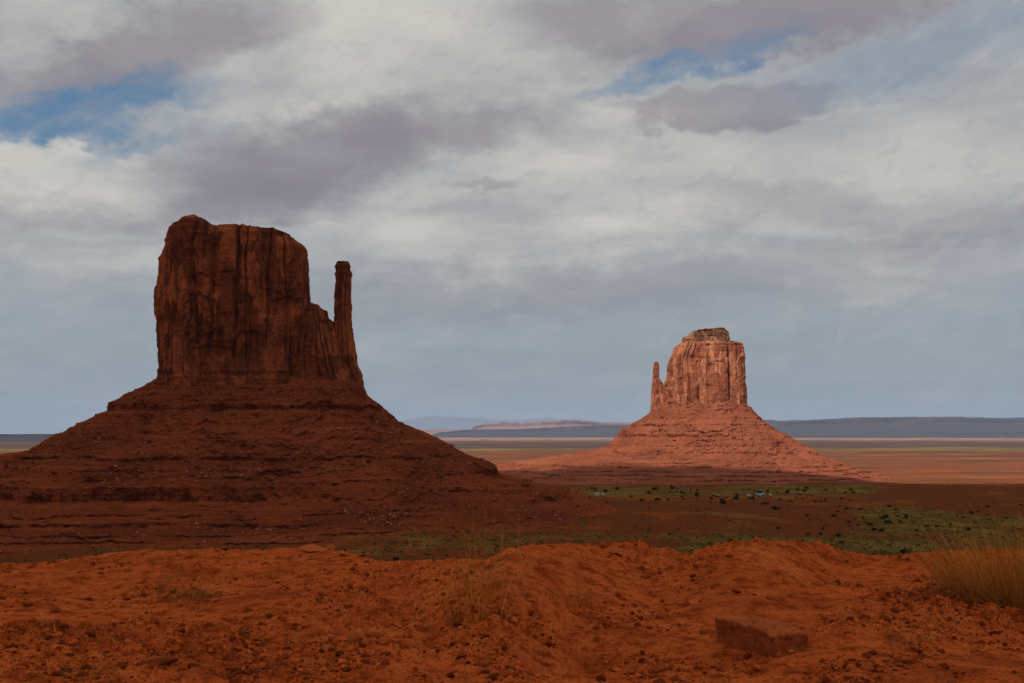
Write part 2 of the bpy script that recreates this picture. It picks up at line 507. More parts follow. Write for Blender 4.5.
    for g in rings:
        xx = cx0 + (X2[-1] - cx0) * g; yy = cy0 + (Y2[-1] - cy0) * g
        zz = np.interp(xx, tx, tz) * 1.0 + (fbm(xx / 14, yy / 14, seed, 3) * 1.6 + fbm(xx / 4, yy / 4, seed, 2) * .8) * rough * min(1, half_depth / 40) 
        xs.append(xx[None]); ys.append(yy[None]); zs.append(zz[None])
    A = np.stack([np.concatenate(xs), np.concatenate(ys), np.concatenate(zs)], -1)
    nr = A.shape[0]
    A = A - np.array(origin)
    me = mesh_np(name, A, grid_quads(nr, nth, wrap=True), mats=[m])
    return link(name, me, parent)

def talus_body(name, parent, origin, L, Rr, front, back, ztop, zfoot, Yc, m, ledges, nth=1500, nz=330, seed=0, gul=1.0, p0=0.62, p1=0.95, dl=0, dr=0):
    """rubble skirt with rock ledges. front/back: lists of (z, distance from the middle)."""
    zl, xl = prof(L, Yc + dl); zr, xr = prof(Rr, Yc + dr)
    th = theta_list(nth, 0.74)
    # base z rows: even in the front's slope length
    fz = np.array(sorted(front)); bz = np.array(sorted(back))
    zz = np.linspace(zfoot, ztop, 4000)
    fe = np.interp(zz, fz[:, 0], fz[:, 1])
    ln = np.concatenate([[0], np.cumsum(np.hypot(np.diff(fe), np.diff(zz) * 2.2))])
    zrow = np.interp(np.linspace(0, ln[-1], nz), ln, zz)
    Z = np.repeat(zrow[:, None], nth, 1)
    c, s = np.cos(th)[None, :], np.sin(th)[None, :]
    xm = (np.interp(ztop, zl, xl) + np.interp(ztop, zr, xr)) / 2
    G = Z.copy()
    wob = fbm(3 * c + seed, 3 * s, 0.0, 3) * 1.0
    for (z0, h, Lb, strength, lo, hi, lobes) in ledges:
        # strength varies along the ledge; lo..hi limits it to a range of bearing (degrees, -90 = facing the camera)
        st = strength * np.clip(0.95 + lobes * 1.6 * fbm(9 * c + z0, 9 * s, 0.3, 4), 0.0, 1.25)
        deg = np.degrees(th)[None, :]
        st = st * sst(deg, lo - 14, lo + 14) * (1 - sst(deg, hi - 14, hi + 14))
        st = np.clip(st, 0, 1.0)
        t = Z - z0 - wob * 1.2 * min(h, 3)
        hh = h * 0.5
        p = np.where(t < 0, np.clip((t + Lb) / Lb, 0, 1) * hh, np.where(t < h, hh - t, -hh * np.clip(1 - (t - h) / Lb, 0, 1)))
        G = G + p * st
    EL = xm - np.interp(G, zl, xl); ER = np.interp(G, zr, xr) - xm
    EF = np.interp(G, fz[:, 0], fz[:, 1]); EB = np.interp(G, bz[:, 0], bz[:, 1])
    pw = p0 + (p1 - p0) * sst(Z, ztop - 10, ztop - 75)
    pc = np.sign(c) * np.abs(c) ** pw; ps = np.sign(s) * np.abs(s) ** pw
    X = xm + np.where(c > 0, ER, EL) * pc
    Y = Yc + np.where(s > 0, EB, EF) * ps
    gfade = sst(Z, ztop + 2, ztop - 30)
    D = fbm(X / 70 + seed, Y / 70, Z / 160, 3) * 9 * gul * gfade
    D += fbm(X / 24 + seed, Y / 24, Z / 60, 3, ridge=True) * 2.6 * gul * gfade
    D += fbm(X / 9, Y / 9, Z / 9 + seed, 4) * 2.2
    D += fbm(X / 3, Y / 3, Z / 3 + seed, 2) * 0.9
    sel = (np.abs(c[0]) > 0.85)
    D = D - D[:, sel].mean(axis=1, keepdims=True) * 0.8
    side = 0.35 + 0.65 * np.abs(s) ** 0.8
    X = X + D * c * side; Y = Y + D * s * side
    Z = Z + fbm(X / 5, Y / 5, seed, 3) * 0.9 + fbm(X / 2.2, Y / 2.2, seed, 2) * 0.35
    # lid inside the cliffs
    g = np.array([0.7, 0.35, 0.02])[:, None]
    X = np.concatenate([X, xm + (X[-1:] - xm) * g]); Y = np.concatenate([Y, Yc + (Y[-1:] - Yc) * g]); Z = np.concatenate([Z, np.repeat(Z[-1:], 3, 0)])
    A = np.stack([X, Y, Z], -1)
    me = mesh_np(name, A - np.array(origin), grid_quads(A.shape[0], nth, wrap=True), mats=[m])
    o = link(name, me, parent)
    return o, A

ZV = -90.0       # level of the valley floor
# ---- the big shaded butte
YW = 1150.0
cW = (P(258, 400, YW)[0], YW, ZV)
west = empty('butte', cW, label='large dark red sandstone butte with tall thumb spire, standing in cloud shade', cat='butte')
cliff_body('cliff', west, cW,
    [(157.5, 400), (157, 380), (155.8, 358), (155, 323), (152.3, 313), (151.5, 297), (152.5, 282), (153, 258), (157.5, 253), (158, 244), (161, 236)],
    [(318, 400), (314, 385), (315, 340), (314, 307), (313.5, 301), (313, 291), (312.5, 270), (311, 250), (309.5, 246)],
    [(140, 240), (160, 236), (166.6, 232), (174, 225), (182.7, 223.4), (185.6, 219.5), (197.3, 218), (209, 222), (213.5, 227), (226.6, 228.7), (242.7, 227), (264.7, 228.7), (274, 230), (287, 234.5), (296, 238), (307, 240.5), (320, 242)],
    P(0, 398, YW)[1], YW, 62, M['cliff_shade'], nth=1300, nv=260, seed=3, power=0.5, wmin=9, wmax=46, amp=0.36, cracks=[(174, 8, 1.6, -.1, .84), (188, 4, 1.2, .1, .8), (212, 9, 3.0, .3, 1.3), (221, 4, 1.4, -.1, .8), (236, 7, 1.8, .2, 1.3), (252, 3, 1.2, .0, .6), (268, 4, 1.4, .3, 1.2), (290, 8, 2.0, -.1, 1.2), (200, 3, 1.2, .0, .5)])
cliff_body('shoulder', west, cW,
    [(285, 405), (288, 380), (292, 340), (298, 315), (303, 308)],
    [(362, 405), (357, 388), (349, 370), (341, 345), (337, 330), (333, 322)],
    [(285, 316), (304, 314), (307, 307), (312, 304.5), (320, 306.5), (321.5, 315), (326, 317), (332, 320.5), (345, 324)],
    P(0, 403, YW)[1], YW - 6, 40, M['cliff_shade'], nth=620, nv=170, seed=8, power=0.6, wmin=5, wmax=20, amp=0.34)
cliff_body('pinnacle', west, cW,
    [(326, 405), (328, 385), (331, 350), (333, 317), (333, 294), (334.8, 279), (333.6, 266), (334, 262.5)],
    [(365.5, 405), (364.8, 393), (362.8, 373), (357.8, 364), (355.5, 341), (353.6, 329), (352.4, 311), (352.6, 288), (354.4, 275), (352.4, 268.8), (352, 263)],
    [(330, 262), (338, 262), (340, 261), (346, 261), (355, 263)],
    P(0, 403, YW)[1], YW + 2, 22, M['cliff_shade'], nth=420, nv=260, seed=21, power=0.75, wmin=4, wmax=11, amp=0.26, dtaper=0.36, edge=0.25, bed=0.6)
ledW = [(-87, 1.4, 3, 1, -185, -55, .5), (-83.4, 1.6, 2, 1, -185, -52, .7), (-77, 3.0, 3.5, 1, -185, -56, .45), (-70.5, 1.8, 2.5, .9, -185, -60, .7), (-67, 1.0, 2, .8, -185, -64, 1),
        (-60, 13.0, 5, 1.0, -185, -76, .5), (-34, 1.5, 5, .6, -180, -20, 1), (-24, 3.2, 6, 0.95, -185, -20, .5), (-3, 1.5, 5, 0.5, -180, 10, 1.2),
        (28.5, 5.0, 5, 1.0, -186, 4, .35), (12, 1.6, 5, 0.5, -180, 0, 1.2), (43, 1.6, 4, 0.8, -180, 5, .8), (50, 1.2, 3, .7, -180, 5, .9),
        (-42, 6.0, 8, 1, -22, 20, .5), (-55, 3, 8, 0.9, -60, 20, .6), (-70, 5.0, 9, 0.8, -40, 20, .7)]
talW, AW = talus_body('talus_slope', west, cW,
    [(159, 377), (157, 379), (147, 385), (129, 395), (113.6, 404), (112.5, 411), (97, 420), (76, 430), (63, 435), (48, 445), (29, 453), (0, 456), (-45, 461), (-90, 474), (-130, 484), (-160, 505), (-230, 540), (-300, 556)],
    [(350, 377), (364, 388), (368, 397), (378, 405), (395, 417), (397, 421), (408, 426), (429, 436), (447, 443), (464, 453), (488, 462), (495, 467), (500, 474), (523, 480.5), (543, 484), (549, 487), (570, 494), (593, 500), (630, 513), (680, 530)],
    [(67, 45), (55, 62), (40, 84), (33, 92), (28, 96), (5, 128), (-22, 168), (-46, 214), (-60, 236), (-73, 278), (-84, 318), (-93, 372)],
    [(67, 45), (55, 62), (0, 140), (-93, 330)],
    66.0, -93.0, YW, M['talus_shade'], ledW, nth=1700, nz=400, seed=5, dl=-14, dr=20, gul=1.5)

# ---- the smaller sunlit butte
YE = 2300.0
cE = (P(702, 400, YE)[0], YE, ZV)
east = empty('butte', cE, label='smaller distant butte lit pale red by the sun, with a thin spire on its left', cat='butte')
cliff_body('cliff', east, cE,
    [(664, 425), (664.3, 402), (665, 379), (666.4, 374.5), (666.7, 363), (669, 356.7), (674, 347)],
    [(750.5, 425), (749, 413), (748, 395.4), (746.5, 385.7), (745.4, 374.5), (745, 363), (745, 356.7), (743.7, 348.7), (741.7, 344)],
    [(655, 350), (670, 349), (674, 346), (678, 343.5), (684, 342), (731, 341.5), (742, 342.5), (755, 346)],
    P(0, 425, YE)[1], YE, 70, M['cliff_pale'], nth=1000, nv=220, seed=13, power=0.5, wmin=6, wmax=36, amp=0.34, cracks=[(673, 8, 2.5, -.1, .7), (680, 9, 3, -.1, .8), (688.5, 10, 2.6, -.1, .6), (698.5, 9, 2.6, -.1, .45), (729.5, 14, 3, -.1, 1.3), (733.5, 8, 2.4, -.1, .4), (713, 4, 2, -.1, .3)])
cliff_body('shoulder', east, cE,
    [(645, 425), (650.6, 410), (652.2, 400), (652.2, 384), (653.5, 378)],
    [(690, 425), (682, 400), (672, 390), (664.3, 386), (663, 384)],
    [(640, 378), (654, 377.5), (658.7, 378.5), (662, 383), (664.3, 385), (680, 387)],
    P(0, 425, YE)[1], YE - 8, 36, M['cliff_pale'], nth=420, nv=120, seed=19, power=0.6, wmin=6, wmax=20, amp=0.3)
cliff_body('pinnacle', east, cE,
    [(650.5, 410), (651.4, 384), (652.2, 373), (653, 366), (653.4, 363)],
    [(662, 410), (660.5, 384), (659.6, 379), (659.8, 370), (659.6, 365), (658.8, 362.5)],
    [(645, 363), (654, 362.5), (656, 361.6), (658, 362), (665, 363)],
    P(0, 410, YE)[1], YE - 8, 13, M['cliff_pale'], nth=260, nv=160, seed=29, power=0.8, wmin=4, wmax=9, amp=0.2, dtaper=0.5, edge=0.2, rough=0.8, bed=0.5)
capE = cliff_body('caprock', east, cE,
    [(681.5, 346), (681.5, 342), (681.0, 339.5), (681.5, 336.8)],
    [(731, 346), (730, 341.5), (731, 338), (730, 333), (729, 330)],
    [(675, 336.5), (688, 336), (692, 334.6), (693.5, 331.5), (697.3, 329.8), (710, 329), (723, 327.4), (727, 330.5), (735, 333)],
    P(0, 346, YE)[1], YE, 44, M['cap'], nth=700, nv=60, seed=31, power=0.6, wmin=6, wmax=22, amp=0.5, dtaper=0.9, bed=2.4, rough=1.2)
ledE = [(-84, 2.2, 3, 1, -200, 200, .5), (-78, 2.2, 3, 1, -200, 200, .5), (-72, 2.0, 3, 1, -200, 200, .5), (-66, 3.0, 3, .9, -200, 200, .5),
        (-42, 6.0, 6, 0.95, -150, 20, .7), (-24, 2.5, 6, .6, -180, 20, 1), (-6, 6.5, 8, 1, -190, -100, .6), (-6, 4, 7, .6, -100, 20, 1.1), (18, 5.5, 7, .9, -190, -125, .5), (20, 2.5, 6, .7, -125, 20, 1), (36, 2.5, 6, .8, -60, 20, .6)]
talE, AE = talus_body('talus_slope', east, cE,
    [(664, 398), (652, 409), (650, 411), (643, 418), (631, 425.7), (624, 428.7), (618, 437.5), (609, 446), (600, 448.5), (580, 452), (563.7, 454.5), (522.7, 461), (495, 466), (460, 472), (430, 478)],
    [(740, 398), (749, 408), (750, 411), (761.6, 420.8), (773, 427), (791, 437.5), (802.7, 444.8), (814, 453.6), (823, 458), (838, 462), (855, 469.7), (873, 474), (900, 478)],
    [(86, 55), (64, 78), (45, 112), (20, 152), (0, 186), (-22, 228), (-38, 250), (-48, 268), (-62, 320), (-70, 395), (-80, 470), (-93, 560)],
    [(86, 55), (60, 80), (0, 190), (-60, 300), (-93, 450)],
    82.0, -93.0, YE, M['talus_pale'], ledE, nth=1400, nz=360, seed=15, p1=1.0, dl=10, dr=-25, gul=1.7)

# ------------------------------------------------------------------ ground
CREST = np.array([(-200, 566), (0, 564), (60, 562), (100, 556), (155, 549.5), (240, 552.5), (285, 551), (310, 547), (340, 551), (380, 560), (450, 563), (489, 560), (506, 549),
                  (560, 544), (605, 546), (632, 545), (655, 549), (680, 557), (700, 551), (714, 546), (747, 542), (790, 542), (814, 544.5), (831, 549.5), (868, 557), (898, 559), (912, 554), (949, 552), (1000, 552), (1230, 552)], float)
def near_height(X, Y):
    u = X / np.maximum(Y, 0.5)
    px = 512 + u * math.cos(PITCH) * F
    cy = np.interp(px, CREST[:, 0], CREST[:, 1])
    Yc = 13.2 + 2.0 * np.sin(px / 120.0) + 1.2 * np.sin(px / 47.0 + 1)
    v = (341.5 - cy) / F
    el = (math.sin(PITCH) + v * math.cos(PITCH)) / (math.cos(PITCH) - v * math.sin(PITCH))
    zc = EYE + el * Yc
    t = sst(Y, Yc - 3.6, Yc)
    sm = np.interp(px, np.linspace(-200, 1230, 60), np.convolve(np.pad(np.interp(np.linspace(-200, 1230, 60), CREST[:, 0], CREST[:, 1]), 3, mode='edge'), np.ones(7) / 7, 'valid'))
    vs = (341.5 - sm) / F
    zs = EYE + (math.sin(PITCH) + vs * math.cos(PITCH)) / (math.cos(PITCH) - vs * math.sin(PITCH)) * Yc
    z = zs * t + (zc - zs) * sst(Y, Yc - 1.9, Yc)
    # soft hollow in front of the mounds
    z = z - 0.16 * np.exp(-((Y - (Yc - 4.2)) / 1.8) ** 2) * (0.6 + 0.4 * np.sin(px / 80))
    fade = np.exp(-np.clip(Y - Yc, 0, None) / 6)
    cl = 1 - 0.75 * np.exp(-((Y - Yc) / 1.0) ** 2)
    z = z + (fbm(X / 2.4, Y / 2.4, 1.0, 3) * 0.085 * cl) + fbm(X / 1.1, Y / 1.1, 11.0, 3) * 0.05 * cl ** 2 * sst(Y, Yc - 4, Yc - 1.5)
    rough = 0.15 + 1.35 * sst(fbm(X / 3.1, Y / 3.1, 7.0, 2), -0.35, 0.5)
    z = z + fbm(X / 0.55, Y / 0.55, 2.0, 3) * 0.028 * rough
    lump = fbm(X / 0.16, Y / 0.16, 3.0, 3)
    z = z + (np.abs(lump) * 0.020 - 0.006) * rough + fbm(X / 0.06, Y / 0.06, 4.0, 2) * 0.006 * rough
    cl2 = np.clip(fbm(X / 0.21 + 3, Y / 0.27, 6.0, 2) - 0.12, 0, 0.5)
    z = z + np.minimum(cl2 * 0.22, 0.035) * rough
    cl3 = np.clip(fbm(X / 0.085 + 3, Y / 0.11, 9.0, 2) - 0.10, 0, 0.5)
    z = z + np.minimum(cl3 * 0.10, 0.018) * rough
    back = np.clip(Y - Yc, 0, None)
    z = z - 0.22 * back - 0.010 * np.minimum(back, 60) ** 2 - 0.0 * back
    return z

def far_height(X, Y):
    r = np.hypot(X, Y)
    z = ZV + fbm(X / 420, Y / 420, 0.5, 4) * 4.5 * sst(r, 5200, 1400)
    z = z + fbm(X / 45, Y / 45, 0.5, 3) * 1.1 * sst(r, 3000, 900)
    # low dark swell on the right
    z = z + 20 * np.exp(-((X - 1250) / 620) ** 2 - ((Y - 1560) / 260) ** 2)
    # low apron round the big butte
    z = z + 9 * np.exp(-((X + 40) / 260) ** 2 - ((Y - 1120) / 260) ** 2)
    z = z + 25 * sst(r, 22000, 60000)
    return z
def ground_height(X, Y):
    zn = near_height(X, np.minimum(Y, 45))
    slope = near_height(X, 40 + 0 * Y) - 0.62 * (Y - 40)
    zf = far_height(X, Y)
    z = np.where(Y < 40, zn, np.maximum(slope, zf))
    return z

def fan(u0, u1, nc, ys):
    u = np.linspace(u0, u1, nc)
    Y = np.repeat(ys[:, None], nc, 1)
    X = u[None, :] * Y
    Z = ground_height(X, Y)
    return np.stack([X, Y, Z], -1)
def dist_rows(y0, y1, n, p=1.0):
    """rows spaced evenly in 1/Y**p : even in the picture"""
    a, b = y0 ** -p, y1 ** -p
    return np.linspace(a, b, n) ** (-1 / p)
A1 = fan(-0.64, 0.64, 1250, dist_rows(5.2, 17.5, 720, 0.8))
A2 = fan(-0.64, 0.64, 360, dist_rows(17.5, 700, 120, 0.3))
A3 = fan(-0.70, 0.70, 900, dist_rows(700, 3600, 420, 0.8))
A4 = fan(-0.70, 0.70, 900, dist_rows(3600, 90000, 160, 0.9))

def dirt_material():
    m, n, bs = mat('red desert dirt')
    pos = n.new('ShaderNodeNewGeometry').outputs['Position']
    a = n.noise(pos, 0.9, 5, 0.6, 0.2)
    b = n.noise(pos, 6.0, 6, 0.65)
    c = n.noise(pos, 38.0, 5, 0.7)
    vd = n.voro(pos, 26.0); vc = n.sep(n.voro(pos, 26.0, 'Color'))[0]
    col = n.mix(n.step(a, 0.35, 0.65), (0.34, 0.056, 0.010), (0.50, 0.088, 0.018))
    col = n.mix(n.step(b, 0.38, 0.62, 0.0, 0.7), col, (0.62, 0.145, 0.036))
    col = n.mix(n.step(b, 0.50, 0.34, 0.0, 0.9), col, (0.18, 0.034, 0.008))
    crust = n.noise(n.mapping(pos, (3, 1, 0)), 0.7, 6, 0.65)
    col = n.mix(n.step(crust, 0.50, 0.66, 0.0, 0.65), col, (0.21, 0.040, 0.010))
    col = n.mix(n.step(crust, 0.44, 0.32, 0.0, 0.6), col, (0.66, 0.17, 0.045))
    col = n.mix(n.step(c, 0.50, 0.33, 0.0, 0.9), col, (0.14, 0.028, 0.007))
    d = n.noise(pos, 110.0, 4, 0.7)
    col = n.mix(n.step(d, 0.55, 0.72, 0.0, 0.6), col, (0.68, 0.19, 0.06))
    col = n.mix(n.step(d, 0.45, 0.30, 0.0, 0.7), col, (0.16, 0.033, 0.009))
    col = n.mix(n.mul(n.step(vc, 0.90, 0.93), n.step(vd, 0.35, 0.25)), col, (0.12, 0.035, 0.02))
    h = n.add(n.mul(b, 0.045), n.mul(c, 0.022))
    finish(n, bs, col, h, 1.0, 1.0)
    return m
M['dirt'] = dirt_material()

def valley_masks(X, Y):
    """plant cover (0..1) and bare red (0..1) on the valley floor"""
    px = 512 + X / Y * F
    py = 434 + 91.6 / Y * F
    n1 = fbm(X / 260, Y / 260, 3.0, 4); n2 = fbm(X / 60, Y / 60, 4.0, 3)
    n3 = fbm(X / 130 + 9, Y / 130, 6.0, 4)
    g = 0.14 + 0.35 * n1 + 0.25 * n2
    g += (0.85 + 0.7 * n3) * sst(px + 90 * n1 + 50 * n3, 600, 840) * sst(py + 8 * n1 + 6 * n3, 506, 524)
    g += 0.75 * np.exp(-((py - 493 + 2.5 * n1) / 5.5) ** 2) * sst(px, 560, 620) * (1 - sst(px, 850, 900))
    g += (0.16 + 0.7 * n3) * sst(px, 350, 420) * sst(py + 4 * n1, 533, 541) + 0.12 * sst(py, 545, 551)
    g -= 0.75 * np.exp(-((py - 517) / 15) ** 2) * sst(px, 560, 640) * (1 - sst(px + 40 * n2, 800, 880))
    red = sst(n1 * 0.7 + n2 * 0.5, -0.05, 0.5)
    # banded plain beyond
    band = np.exp(-((py - 453.5) / 2.0) ** 2) * 0.9 + 0.35 * np.exp(-((py - 458) / 3) ** 2)
    g = np.where(Y > 2300, band + 0.35 * sst(fbm(X / 900, Y / 1600, 8.0, 4), 0.0, .6) , g)
    return np.clip(g, 0, 1), np.clip(red, 0, 1)

def valley_material():
    m, n, bs = mat('valley floor soil and scrub')
    pos = n.new('ShaderNodeNewGeometry').outputs['Position']
    x, y, z = n.sep(pos)
    def at(k):
        q = n.new('ShaderNodeAttribute', attribute_name=k)
        return q.outputs['Fac']
    veg, red = at('veg'), at('red')
    a = n.noise(pos, 0.02, 6, 0.65, 0.3)
    b = n.noise(pos, 0.13, 6, 0.7)
    c = n.noise(pos, 0.5, 4, 0.7)
    col = n.mix(red, (0.135, 0.036, 0.011), (0.25, 0.058, 0.014))
    col = n.mix(n.step(b, 0.35, 0.7, 0, 0.5), col, (0.12, 0.040, 0.014))
    # scrub: olive and grey-green tufts
    tuft = n.mix(n.step(a, 0.4, 0.62), (0.090, 0.060, 0.012), (0.165, 0.120, 0.030))
    k = n.step(n.add(veg, n.add(n.mul(n.sub(b, 0.5), 2.4), n.mul(n.sub(c, 0.5), 2.0))), 0.35, 0.70)
    col = n.mix(n.mul(k, 0.85), col, tuft)
    vd = n.voro(pos, 0.085); vc = n.sep(n.voro(pos, 0.085, 'Color'))[0]
    col = n.mix(n.mul(n.mul(n.step(vc, 0.5, 0.6), n.step(vd, 0.35, 0.2)), n.step(y, 2600, 1900)), col, (0.035, 0.038, 0.014))
    # the far plain: tan, salmon and green bands; dark ones are painted cloud shadow
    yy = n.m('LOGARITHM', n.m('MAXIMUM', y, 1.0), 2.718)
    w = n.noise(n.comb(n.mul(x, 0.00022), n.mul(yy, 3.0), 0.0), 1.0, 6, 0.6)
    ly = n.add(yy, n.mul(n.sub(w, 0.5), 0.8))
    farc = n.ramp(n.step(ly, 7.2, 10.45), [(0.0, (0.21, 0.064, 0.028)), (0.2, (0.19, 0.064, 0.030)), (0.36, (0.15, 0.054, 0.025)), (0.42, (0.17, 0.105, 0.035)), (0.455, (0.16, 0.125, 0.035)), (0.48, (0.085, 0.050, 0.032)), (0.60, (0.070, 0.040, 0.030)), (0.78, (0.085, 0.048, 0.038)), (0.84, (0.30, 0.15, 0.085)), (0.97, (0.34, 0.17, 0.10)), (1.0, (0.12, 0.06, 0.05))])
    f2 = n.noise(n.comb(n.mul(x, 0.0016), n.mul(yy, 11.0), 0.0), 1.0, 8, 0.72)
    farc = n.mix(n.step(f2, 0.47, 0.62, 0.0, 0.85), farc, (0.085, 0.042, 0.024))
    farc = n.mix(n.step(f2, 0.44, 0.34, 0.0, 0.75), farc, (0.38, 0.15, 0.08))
    sp = n.noise(n.comb(n.mul(x, 0.02), n.mul(y, 0.012), 0.0), 1.0, 5, 0.7)
    farc = n.mix(n.step(sp, 0.5, 0.7, 0.0, 0.6), farc, (0.12, 0.075, 0.045))
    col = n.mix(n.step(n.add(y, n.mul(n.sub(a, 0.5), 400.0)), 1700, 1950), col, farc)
    h = n.add(n.mul(b, 3.0), n.mul(c, 1.0))
    finish(n, bs, col, h, 1.0, 0.8)
    return m
M['valley'] = valley_material()

def patch(name, A, m, veg=False):
    at = None
    if veg:
        g, r_ = valley_masks(A[..., 0], A[..., 1])
        at = {'veg': g, 'red': r_}
    me = mesh_np(name, A, grid_quads(A.shape[0], A.shape[1]), mats=[m], attrs=at)
    o = link(name, me)
    tag(o, kind='structure')
    return o
patch('ground', A1, M['dirt'])
# slope under the rim, hidden behind the crest, down to the valley
AA = A2.copy()
patch('hillside', AA, M['dirt'])
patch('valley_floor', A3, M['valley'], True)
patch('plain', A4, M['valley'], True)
# level ground round and behind the viewpoint
def skirt():
    xs = np.linspace(-90, 90, 90); ys = np.linspace(-90, 5.25, 60)
    Y, X = np.meshgrid(ys, xs, indexing='ij')
    Z = np.where(True, fbm(X / 2.4, Y / 2.4, 1.0, 3) * 0.085 - 0.01, 0) - 0.03 * sst(np.abs(X), 2, 4)
    patch('rim_ground', np.stack([X, Y, Z], -1), M['dirt'])
    for sgn in (-1, 1):
        u = np.linspace(0.635, 6, 60) * sgn
        ysd = dist_rows(5.2, 1200, 90, 0.3)
        Yg = np.repeat(ysd[:, None], 60, 1); Xg = u[None] * Yg
        A = np.stack([Xg, Yg, ground_height(Xg, Yg) - 0.02], -1)
        q = grid_quads(90, 60, flip=sgn < 0)
        o = link('rim_slope', mesh_np('rim_slope', A, q, mats=[M['dirt']])); tag(o, kind='structure')
    t = np.linspace(-1, 1, 61); g = np.sign(t) * np.abs(t) ** 2.5 * 90000
    Y, X = np.meshgrid(g, g, indexing='ij')
    at = {'veg': 0.3 + 0 * X, 'red': 0.5 + 0 * X}
    me = mesh_np('lowland', np.stack([X, Y, 0 * X + ZV - 7.5], -1), grid_quads(61, 61), mats=[M['valley']], attrs=at)
    tag(link('lowland', me), kind='structure')
skirt()

# ------------------------------------------------------------------ far mesas and mountains
def far_material(name, a, b, c, zsc=0.03):
    m, n, bs = mat(name)
    pos = n.new('ShaderNodeNewGeometry').outputs['Position']
    x, y, z = n.sep(pos)
    k = n.noise(n.comb(n.mul(x, 0.0006), n.mul(y, 0.0006), n.mul(z, zsc)), 1.0, 6, 0.65)
    f = n.noise(pos, 0.008, 6, 0.7)
    col = n.mix(n.step(k, 0.35, 0.65), a, b)
    col = n.mix(n.step(f, 0.5, 0.7, 0, 0.8), col, c)
    finish(n, bs, col, n.mul(f, 30.0), 1.0, 0.6)
    return m
M['mesa_dark'] = far_material('mesa in painted cloud shade', (0.030, 0.022, 0.026), (0.048, 0.030, 0.030), (0.085, 0.050, 0.045))  # rock colour darkened to stand for cloud shadow on the far mesas
M['mesa_pink'] = far_material('pink sandstone mesa', (0.24, 0.115, 0.085), (0.17, 0.075, 0.06), (0.34, 0.18, 0.13))
M['mount'] = far_material('distant mountain rock', (0.10, 0.10, 0.12), (0.12, 0.12, 0.14), (0.14, 0.13, 0.15))

def mesa(name, outline, Y, depth, m, seed, slope=0.9, rough=1.0, base_z=None, nx=500, nyr=36):
    """long tableland whose skyline follows the outline, with eroded front"""
    a = np.array([P(px, py, Y) for px, py in outline])
    xs = np.linspace(a[0, 0], a[-1, 0], nx)
    zt = np.interp(xs, a[:, 0], a[:, 1])
    zb = (ZV if base_z is None else base_z) - 6
    H = np.maximum(zt - zb, 5)
    rows = []
    # front skirt, cliff, top, back
    prof_ = [(-1.00, 0.0), (-0.80, 0.08), (-0.60, 0.20), (-0.40, 0.36), (-0.25, 0.52), (-0.15, 0.66), (-0.11, 0.74), (-0.09, 0.93), (-0.04, 0.99), (0.0, 1.0)]
    fr = np.interp(np.linspace(0, 1, nyr), np.linspace(0, 1, len(prof_)), [p[0] for p in prof_])
    hz = np.interp(np.linspace(0, 1, nyr), np.linspace(0, 1, len(prof_)), [p[1] for p in prof_])
    W = H.mean() / slope * 2
    for f, h in zip(fr, hz):
        gl = (fbm(xs / (H.mean() * 4), seed + 0 * xs, 0.3, 3, ridge=True) * H.mean() * 1.1 + fbm(xs / (H.mean() * 0.8), seed + 0 * xs, h, 3) * H.mean() * 0.16) * rough
        yy = Y + f * W + gl * (0.25 + 0.75 * (1 - h))
        zz = zb + H * h + fbm(xs / 160, seed + 0 * xs, h * 3, 3) * H.mean() * 0.035 * rough * (h > 0.1)
        rows.append(np.stack([xs, yy, zz], -1))
    rows.append(np.stack([xs, Y + depth + 0 * xs, zt + 0 * xs], -1))
    rows.append(np.stack([xs, Y + depth * 1.4 + 0 * xs, zb + 0 * xs], -1))
    me = mesh_np(name, np.array(rows), grid_quads(len(rows), nx), mats=[m])
    return tag(link(name, me), kind='structure')
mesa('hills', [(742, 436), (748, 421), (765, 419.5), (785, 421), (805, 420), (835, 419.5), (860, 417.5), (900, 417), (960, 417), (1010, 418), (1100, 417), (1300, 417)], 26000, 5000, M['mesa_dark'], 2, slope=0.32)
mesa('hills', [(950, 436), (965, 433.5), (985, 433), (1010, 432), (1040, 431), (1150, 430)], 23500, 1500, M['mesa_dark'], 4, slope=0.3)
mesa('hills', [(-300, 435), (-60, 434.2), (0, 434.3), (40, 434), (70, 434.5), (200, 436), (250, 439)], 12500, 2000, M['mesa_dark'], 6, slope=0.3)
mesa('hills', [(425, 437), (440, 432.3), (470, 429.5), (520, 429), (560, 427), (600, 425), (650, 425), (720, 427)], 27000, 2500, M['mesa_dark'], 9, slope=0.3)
mesa('hills', [(470, 431), (474, 426), (484, 423.5), (500, 423), (503, 420.8), (512, 423), (515, 421.5), (519, 423), (526, 422.5), (540, 421.5), (560, 420.5), (562, 419.6), (575, 419.6), (590, 420.5), (602, 422), (640, 422.5), (680, 424)], 34000, 3500, M['mesa_pink'], 12, slope=0.5)
mesa('hills', [(395, 432), (420, 430), (480, 429.5), (520, 430), (600, 431)], 31000, 800, M['mesa_pink'], 14, slope=0.08, rough=.3)
mesa('mountain', [(340, 433), (385, 424), (410, 419), (432, 415.3), (445, 416.5), (470, 417.5), (500, 420), (530, 419), (548, 417.5), (565, 420), (600, 425), (640, 431)], 85000, 4000, M['mount'], 17, slope=0.3, rough=.5, nx=300)

